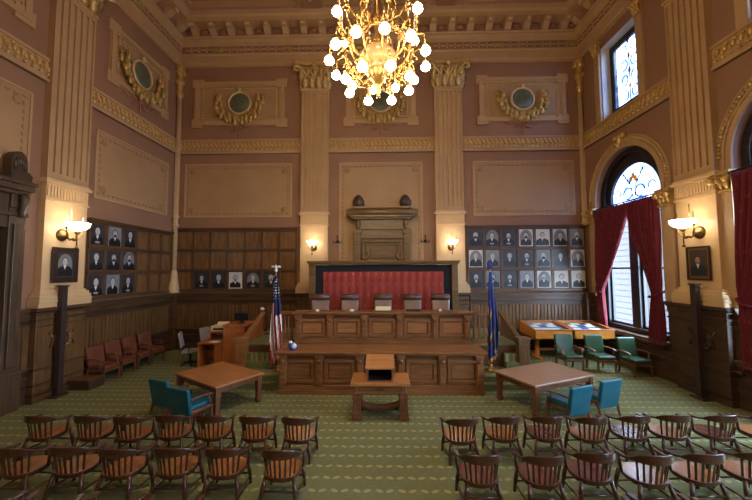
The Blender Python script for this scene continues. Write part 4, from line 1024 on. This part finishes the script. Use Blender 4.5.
# ------------------------------------------------------------------ display cases on a table by the back wall
t = thing('display_table','low wooden trestle table carrying the two display cases','table',(7.1,13.55,0))
b = MB(); b.box(-1.4,1.5,-.55,.55,.82,.9); b.build('tabletop','redwood',t,.01)
for x in (-1.0,1.2):
    b=MB(); b.box(x-.06,x+.06,-.4,.4,.0,.08); b.box(x-.06,x+.06,-.08,.08,.08,.82); b.box(x-.05,x+.05,-.3,.3,.74,.82); b.build('trestle','oak',t,.01)
b=MB(); b.box(-1.,1.2,-.03,.03,.3,.38); b.build('stretcher','redwood',t,.005)
for i,(x0,x1,nm) in enumerate(((5.68,7.12,'left'),(7.16,8.68,'right'))):
    cx=(x0+x1)/2; hw=(x1-x0)/2
    t = thing('display_case','%s of two sloping glass-topped oak display cases full of papers'%nm,'display case',(cx,13.5,.9),0,'display cases')
    b=MB(); z0,z1=.30,.44
    b.prism([(-.72,0),(-.72,z0),(.72,z1),(.72,0)],-hw,-hw+.05,0); b.prism([(-.72,0),(-.72,z0),(.72,z1),(.72,0)],hw-.05,hw,0)
    b.box(-hw,hw,-.72,-.67,0,z0); b.box(-hw,hw,.67,.72,0,z1); b.box(-hw,hw,-.7,.7,0,.03); b.build('case','oak',t,.006)
    def zs(y,e=0): return z0+(y+.72)/1.44*(z1-z0)+e
    b=MB()
    for (xa,xb,ya,yb) in ((-hw,hw,-.74,-.66),(-hw,hw,.66,.74),(-hw,-hw+.07,-.66,.66),(hw-.07,hw,-.66,.66)):
        b.hexa([(xa,ya,zs(ya)),(xb,ya,zs(ya)),(xb,yb,zs(yb)),(xa,yb,zs(yb)),(xa,ya,zs(ya,.03)),(xb,ya,zs(ya,.03)),(xb,yb,zs(yb,.03)),(xa,yb,zs(yb,.03))])
    lf=b.build('lid_frame','redwood',t,.003)
    b=MB(); xa,xb,ya,yb=-hw+.07,hw-.07,-.66,.66; b.hexa([(xa,ya,zs(ya,.005)),(xb,ya,zs(ya,.005)),(xb,yb,zs(yb,.005)),(xa,yb,zs(yb,.005)),(xa,ya,zs(ya,.011)),(xb,ya,zs(ya,.011)),(xb,yb,zs(yb,.011)),(xa,yb,zs(yb,.011))]); b.build('glass_lid','caseglass',lf)
    b=MB(); b.hexa([(xa,ya,zs(ya,-.06)),(xb,ya,zs(ya,-.06)),(xb,yb,zs(yb,-.06)),(xa,yb,zs(yb,-.06)),(xa,ya,zs(ya,-.05)),(xb,ya,zs(ya,-.05)),(xb,yb,zs(yb,-.05)),(xa,yb,zs(yb,-.05))]); b.build('lining','papergrey' if i==0 else 'tleg',t)
    rr=random.Random(i+3); spots=[(-.42,-.35,.17,.15),(-.1,-.38,.13,.18),(.25,-.35,.2,.13),(-.35,.1,.14,.17),(0,.1,.12,.14),(.32,.12,.16,.17),(-.1,.42,.16,.1),(.45,.42,.1,.12)]
    for q,(px_,py_,a,c2) in enumerate(spots):
        px_*=hw/.72*.95; b=MB(); e=-.048
        b.hexa([(px_-a,py_-c2,zs(py_-c2,e)),(px_+a,py_-c2,zs(py_-c2,e)),(px_+a,py_+c2,zs(py_+c2,e)),(px_-a,py_+c2,zs(py_+c2,e)),(px_-a,py_-c2,zs(py_-c2,e+.004)),(px_+a,py_-c2,zs(py_-c2,e+.004)),(px_+a,py_+c2,zs(py_+c2,e+.004)),(px_-a,py_+c2,zs(py_+c2,e+.004))])
        blue = (q in (1,4) if i==1 else q in (4,))
        wh=['front left corner','front centre-left','front right','back left side','centre','right side','back edge','back right corner'][q]
        tag(b.build('document','blueink' if blue else 'paper',loc=(cx,13.5,.9)),'%s sheet laid at the %s inside the %s display case'%('blue' if blue else 'white',wh,nm),'document','papers in the display cases')

# ------------------------------------------------------------------ clerk's corner at the left of the dais
t = thing('clerks_desk','red brown wooden clerks desk with tall side panel left of the stair railing','desk',(-5.6,12.3,0))
b=MB(); b.box(-.14,-.09,-.45,.5,0,1.52); b.box(-.09,.62,-.45,-.40,.1,1.52); b.box(-.16,.64,-.48,.52,1.50,1.56); b.build('tall_panel','redwood',t,.008)
b=MB(); b.box(-1.1,-.14,-.4,.45,.86,.92); b.build('worktop','redwood',t,.008)
b=MB(); b.box(-1.1,-1.05,-.35,.4,0,.86); b.box(-1.05,-.14,.36,.40,.2,.86); b.box(-.5,-.14,-.36,.36,0,.86); b.build('pedestal','redwood',t,.008)
b=MB(); b.box(-.9,-.14,-.05,.45,1.2,1.25); b.box(-.9,-.86,.1,.42,.92,1.2); b.build('shelf','redwood',t,.005)
t = thing('printer','ivory office printer on the raised shelf of the clerks desk','printer',(-6.12,12.5,1.253)); b=MB(); b.box(-.31,.31,-.22,.2,.002,.2); b.build('body','ivory',t,.02); b=MB(); b.box(-.2,.2,-.235,-.22,.06,.12); b.build('paper_slot','iron',t); b=MB(); b.hexa([(-.22,.1,.2),(.22,.1,.2),(.22,.16,.2),(-.22,.16,.2),(-.22,.18,.3),(.22,.18,.3),(.22,.2,.3),(-.22,.2,.3)]); b.build('paper_tray','ivory',t,.005)
b=MB(); b.hexa([(-.2,-.15,0),(.2,-.15,0),(.2,.15,0),(-.2,.15,0),(-.2,-.15,.015),(.2,-.15,.015),(.2,.15,.015),(-.2,.15,.015)]); tag(b.build('open_notebook','paper',loc=(-6.1,12.08,.923)),'white open notebook lying on the clerks desk worktop','notebook')
t = thing('monitor','black flat monitor on top of the tall clerks desk panel','monitor',(-5.3,12.35,1.56)); b=MB(); b.box(-.24,.24,-.02,.02,.08,.36); b.build('screen_housing','black',t,.008); b=MB(); b.box(-.22,.22,-.024,-.02,.10,.34); b.build('display','screen',t); b=MB(); b.box(-.12,.12,-.08,.08,0,.02); b.box(-.03,.03,0,.03,.02,.1); b.build('stand','black',t)
def office_chair():
    t = thing('office_chair','','chair')
    b=MB(); b.box(-.27,.27,-.27,.27,.46,.56); b.build('seat','grey',t,.04,3)
    b=MB(); b.hexa([(-.25,-.30,.68),(.25,-.30,.68),(.25,-.23,.68),(-.25,-.23,.68),(-.24,-.40,1.22),(.24,-.40,1.22),(.24,-.34,1.22),(-.24,-.34,1.22)]); b.build('backrest','grey',t,.05,3)
    for sx in (-1,1):
        b=MB(); b.ribbon([(sx*.31,-.22,.74),(sx*.32,.0,.75),(sx*.31,.14,.74)],.05,.03); b.tube([(sx*.27,0,.48),(sx*.31,0,.55),(sx*.315,0,.74)],.018,6); b.build('armrest','black',t,.005)
    b=MB(); b.tube([(0,-.05,.45),(0,-.3,.5),(0,-.32,.8)],.02,6); b.lathe([(.04,.08),(.04,.46)],(0,0,0),10)
    for k in range(5): a=k*2*PI/5+.3; b.tube([(0,0,.12),(.3*math.cos(a),.3*math.sin(a),.06)],.025,6); b.ball((.3*math.cos(a),.3*math.sin(a),.035),.035)
    b.build('swivel_base','black',t); return t
O=office_chair(); O.location=(-7.25,12.45,0); O.rotation_euler=(0,0,-1.2); tag(O,'grey fabric office chair at the clerks desk, nearer the left wall','chair','grey office chairs')
O2=copy_tree(O); O2.location=(-6.9,13.25,0); O2.rotation_euler=(0,0,-1.9); tag(O2,'grey fabric office chair behind the clerks desk, nearer the desk','chair','grey office chairs')
t = thing('desk_lamp','small white-headed gooseneck lamp above the left stair railing','lamp',(-4.62,13.15,1.0)); b=MB(); b.lathe([(.09,0),(.09,.03)],(0,0,0),12); b.tube([(0,0,.02),(0,0,.85),(-.05,-.08,1.0),(-.1,-.15,1.02)],.012,6); b.build('gooseneck','iron',t); b=MB(); b.ball((-.13,-.18,1.0),.09,.09,.06); b.build('lamp_head','paper',t)
# small dark chest at the wall, tall posts under the side portraits
t = thing('wooden_chest','low dark wooden box on the floor beside the tall post at left','box',(-9.0,9.98,0)); b=MB(); b.box(-.28,.34,-.24,.24,0,.26); b.build('body','dado',t,.01); b=MB(); b.box(-.30,.36,-.26,.26,.26,.31); b.build('lid','tleg',t,.01)
for x,y,nm in ((-9.15,9.30,'left'),(8.56,9.36,'right')):
    t = thing('standing_post','tall slim dark wooden post standing below the %s wall portrait'%nm,'post',(x,y,0)); b=MB(); b.box(-.075,.075,-.075,.075,.04,3.06); b.build('shaft','post',t,.008); b=MB(); b.box(-.14,.14,-.2,.2,0,.05); b.build('foot','post',t,.01); b=MB(); b.box(-.1,.1,-.1,.1,3.06,3.1); b.build('cap','post',t,.005)

# ------------------------------------------------------------------ wall sconces
def sconce(loc, rz, label, big):
    t = thing('wall_sconce',label,'sconce',loc,rz,'lit wall sconces'); k=1.25 if big else 1.
    b=MB().m(0,True); b.lathe([(.02,-.10*k),(.10*k,-.07*k),(.14*k,-.02),(.15*k,0)],(0,0,0),14,1); b.build('back_plate','dbrass',t)
    b=MB(); b.tube([(0,-.08,0),(0,-.2*k,-.12*k),(0,-.34*k,-.06*k),(0,-.36*k,.10*k)],.02*k,8); b.ball((0,-.3*k,-.1*k),.05*k); b.ball((0,-.36*k,.06*k),.05*k)
    b.tube([(0,-.36*k,-.3*k),(0,-.36*k,.1*k)],.015*k,6); b.ball((0,-.36*k,-.3*k),.035*k)
    for sx in (-1,1): b.tube([(0,-.2*k,-.08*k),(sx*.12*k,-.26*k,-.1*k),(sx*.19*k,-.3*k,.02*k),(sx*.2*k,-.3*k,.14*k)],.013*k,6); b.ball((sx*.2*k,-.3*k,.15*k),.03*k)
    b.build('scroll_arm','dbrass',t)
    b=MB().m(0,True); b.lathe([(.06*k,.10*k),(.15*k,.13*k),(.22*k,.20*k),(.24*k,.28*k),(.22*k,.28*k),(.12*k,.15*k)],(0,-.36*k,0),16); b.build('glass_bowl','bowl',t)
    for sx in (-1,0,1):
        b=MB().m(0,True); b.lathe([(.011*k,.0),(.011*k,.24*k),(.005,.27*k)],(sx*.2*k,-.3*k if sx else -.2*k,.18*k+(0 if sx else .2*k)),8); b.build('gas_candle','candle' if loc[0]<-6 else 'dbrass',t)
sconce((-3.1,D-.20,4.50),0,'lit glass bowl sconce on the back wall pilaster left of the backdrop',False)
sconce((2.97,D-.20,4.50),0,'lit glass bowl sconce on the back wall pilaster right of the backdrop',False)
sconce((XL+.20,9.40,4.55),PI/2,'lit bowl sconce with white candles on the left side wall pilaster',True)
sconce((XR-.20,9.42,4.52),-PI/2,'lit bowl sconce with brass disc on the right side wall pilaster',True)

# ------------------------------------------------------------------ chandelier
def chandelier(loc, label):
    t = thing('chandelier',label,'chandelier',loc)
    b=MB().m(0,True); b.lathe([(.01,-.95),(.05,-.9),(.03,-.82),(.07,-.74),(.04,-.66),(.10,-.58),(.20,-.45),(.30,-.28),(.34,-.08),(.30,.10),(.20,.22),(.12,.3),(.16,.42),(.10,.55),(.06,.75),(.14,.95),(.18,1.05),(.10,1.2),(.06,1.5),(.10,1.7),(.05,1.9),(.03,2.2),(.03,6.7),(.3,6.8)],(0,0,0),20); b.build('central_body','brass',t)
    b=MB(); N=32
    b.tube([(.62*math.cos(2*PI*k/N),.62*math.sin(2*PI*k/N),.42) for k in range(N)],.035,8,True)
    b2=MB(); b2.tube([(.42*math.cos(2*PI*k/N),.42*math.sin(2*PI*k/N),1.35) for k in range(N)],.025,8,True); b2.build('upper_ring','brass',t)
    for k in range(24): a=2*PI*k/24; b.ball((.62*math.cos(a),.62*math.sin(a),.48),.035)
    b.build('crown_ring','brass',t)
    def arm(a, pts, r, gl, nm='arm'):
        ca,sa=math.cos(a),math.sin(a)
        b=MB(); b.tube([(p[0]*ca,p[0]*sa,p[1]) for p in pts],r,7)
        gx,gz=gl
        # leaf scroll on the arm
        m_=pts[len(pts)//2]; s0=.12
        b.tube([((m_[0]+s0*math.cos(q)*(1-q/9))*ca,(m_[0]+s0*math.cos(q)*(1-q/9))*sa,m_[1]-.14+s0*math.sin(q)*(1-q/9)) for q in [i*.7 for i in range(9)]],.02,6)
        b.ball((m_[0]*ca,m_[0]*sa,m_[1]),.05)
        arm_o=b.build('scroll_arm','brass',t)
        b=MB().m(0,True); b.lathe([(.02,.10),(.05,.08),(.06,.02),(.05,0)],(gx*ca,gx*sa,gz),10); b.build('shade_holder','brass',arm_o)
        b=MB().m(0,True); b.lathe([(.045,.0),(.075,-.03),(.105,-.08),(.112,-.12),(.085,-.165),(.02,-.185)],(gx*ca,gx*sa,gz),14); g=b.build('glass_globe','globe',arm_o)
    for k in range(12):
        a=2*PI*k/12+.13; R_=1.12
        arm(a,[(.25,-.1),(.42,-.30),(.62,-.30),(.74,-.08),(.82,.22),(.95,.36),(R_,.30),(R_+.02,.10)],.022,(R_+.02,.02))
    for k in range(8):
        a=2*PI*k/8+.35; arm(a,[(.18,-.40),(.34,-.58),(.5,-.52),(.58,-.30),(.68,-.18),(.76,-.28),(.78,-.42)],.018,(.78,-.50))
    for k in range(6):
        a=2*PI*k/6+.5; arm(a,[(.12,1.0),(.35,.85),(.6,.88),(.78,1.1),(.92,1.22),(1.02,1.12),(1.03,1.0)],.02,(1.03,.92))
    for k in range(12):      # upright gas candles standing on the ring, with cage rods
        a=2*PI*(k+.5)/12; ca,sa=math.cos(a),math.sin(a); r_=.92
        b=MB(); b.tube([(.60*ca,.60*sa,.42),(.74*ca,.74*sa,.36),(r_*ca,r_*sa,.50),(r_*ca,r_*sa,.72)],.018,6); b.ball((r_*ca,r_*sa,.72),.06,.06,.04); b.ball((r_*ca,r_*sa,.86),.05); b.build('candle_arm','brass',t)
        b=MB().m(0,True); b.lathe([(.018,.9),(.018,1.35),(.005,1.38)],(r_*ca,r_*sa,0),6); b.build('gas_candle','candle',t)
    for k in range(6):
        a=2*PI*k/6; ca,sa=math.cos(a),math.sin(a)
        b=MB(); b.tube([(.62*ca,.62*sa,.42),(.7*ca,.7*sa,.8),(.5*ca,.5*sa,1.1),(.42*ca,.42*sa,1.35),(.2*ca,.2*sa,1.8),(.05*ca,.05*sa,2.1)],.022,6)
        b.tube([((.5+.13*math.cos(q))*ca,(.5+.13*math.cos(q))*sa,.78+.13*math.sin(q)) for q in [i*.7 for i in range(8)]],.02,6); b.build('cage_scroll','brass',t)
    b=MB().m(0,True); b.lathe([(.30,-.30),(.42,-.16),(.44,0),(.40,.14),(.28,.26)],(0,0,0),20,cap=False); b.build('glass_bowl','amber',t)
    return t
M['amber']=mat('amber glass bowl',S(120,88,44),.3,emit=(1.,.62,.25),estr=.25)
CH = chandelier((-.10,7.5,8.42),'large brass chandelier of frosted glass globes hanging over the courtroom')
CH_FILL = copy_tree(CH); CH_FILL.location=(-.10,-2.2,8.42); tag(CH_FILL,'added brass globe chandelier, unseen behind the viewpoint, giving fill light','chandelier')  # added copy out of view, lights the room from behind the camera

# ------------------------------------------------------------------ daylight
w = bpy.data.worlds.new('World'); SC.world = w; w.use_nodes = True
bg = w.node_tree.nodes['Background']; bg.inputs[0].default_value = (.58,.76,1,1); bg.inputs[1].default_value = 24.
for i,c in enumerate(WB):
    for (z,h,wd) in ((3.9,5.8,3.3),(11.1,3.,1.9)):
        l = bpy.data.lights.new('window_portal','AREA'); l.shape='RECTANGLE'; l.size=h; l.size_y=wd; l.cycles.is_portal=True
        o = bpy.data.objects.new('window_portal',l); COL.objects.link(o); o.location=(XR+.52,c,z+(.5 if z<5 else 0)); o.rotation_euler=(0,PI/2,0)

# ------------------------------------------------------------------ camera
f,yaw,pit,rol = 331.131,.0226,.0605,-.0037
cy_,sy_,cp_,sp_,cr_,sr_ = math.cos(yaw),math.sin(yaw),math.cos(pit),math.sin(pit),math.cos(rol),math.sin(rol)
fw = Vector((-sy_*cp_,cy_*cp_,sp_)); r_ = Vector((cy_,sy_,0)); u_ = r_.cross(fw)
r2 = cr_*r_+sr_*u_; u2 = -sr_*r_+cr_*u_
cam = bpy.data.cameras.new('Camera'); cam.sensor_width=36; cam.lens=f/752*36; cam.clip_end=300
co = bpy.data.objects.new('Camera',cam); COL.objects.link(co)
mw = Matrix((r2,u2,-fw)).transposed().to_4x4(); mw.translation = Vector((0,0,H)); co.matrix_world = mw
SC.camera = co
SC.view_settings.view_transform='Standard'; SC.view_settings.look='None'; SC.view_settings.gamma=1; SC.view_settings.use_curve_mapping=False
SC.view_settings.exposure = .42
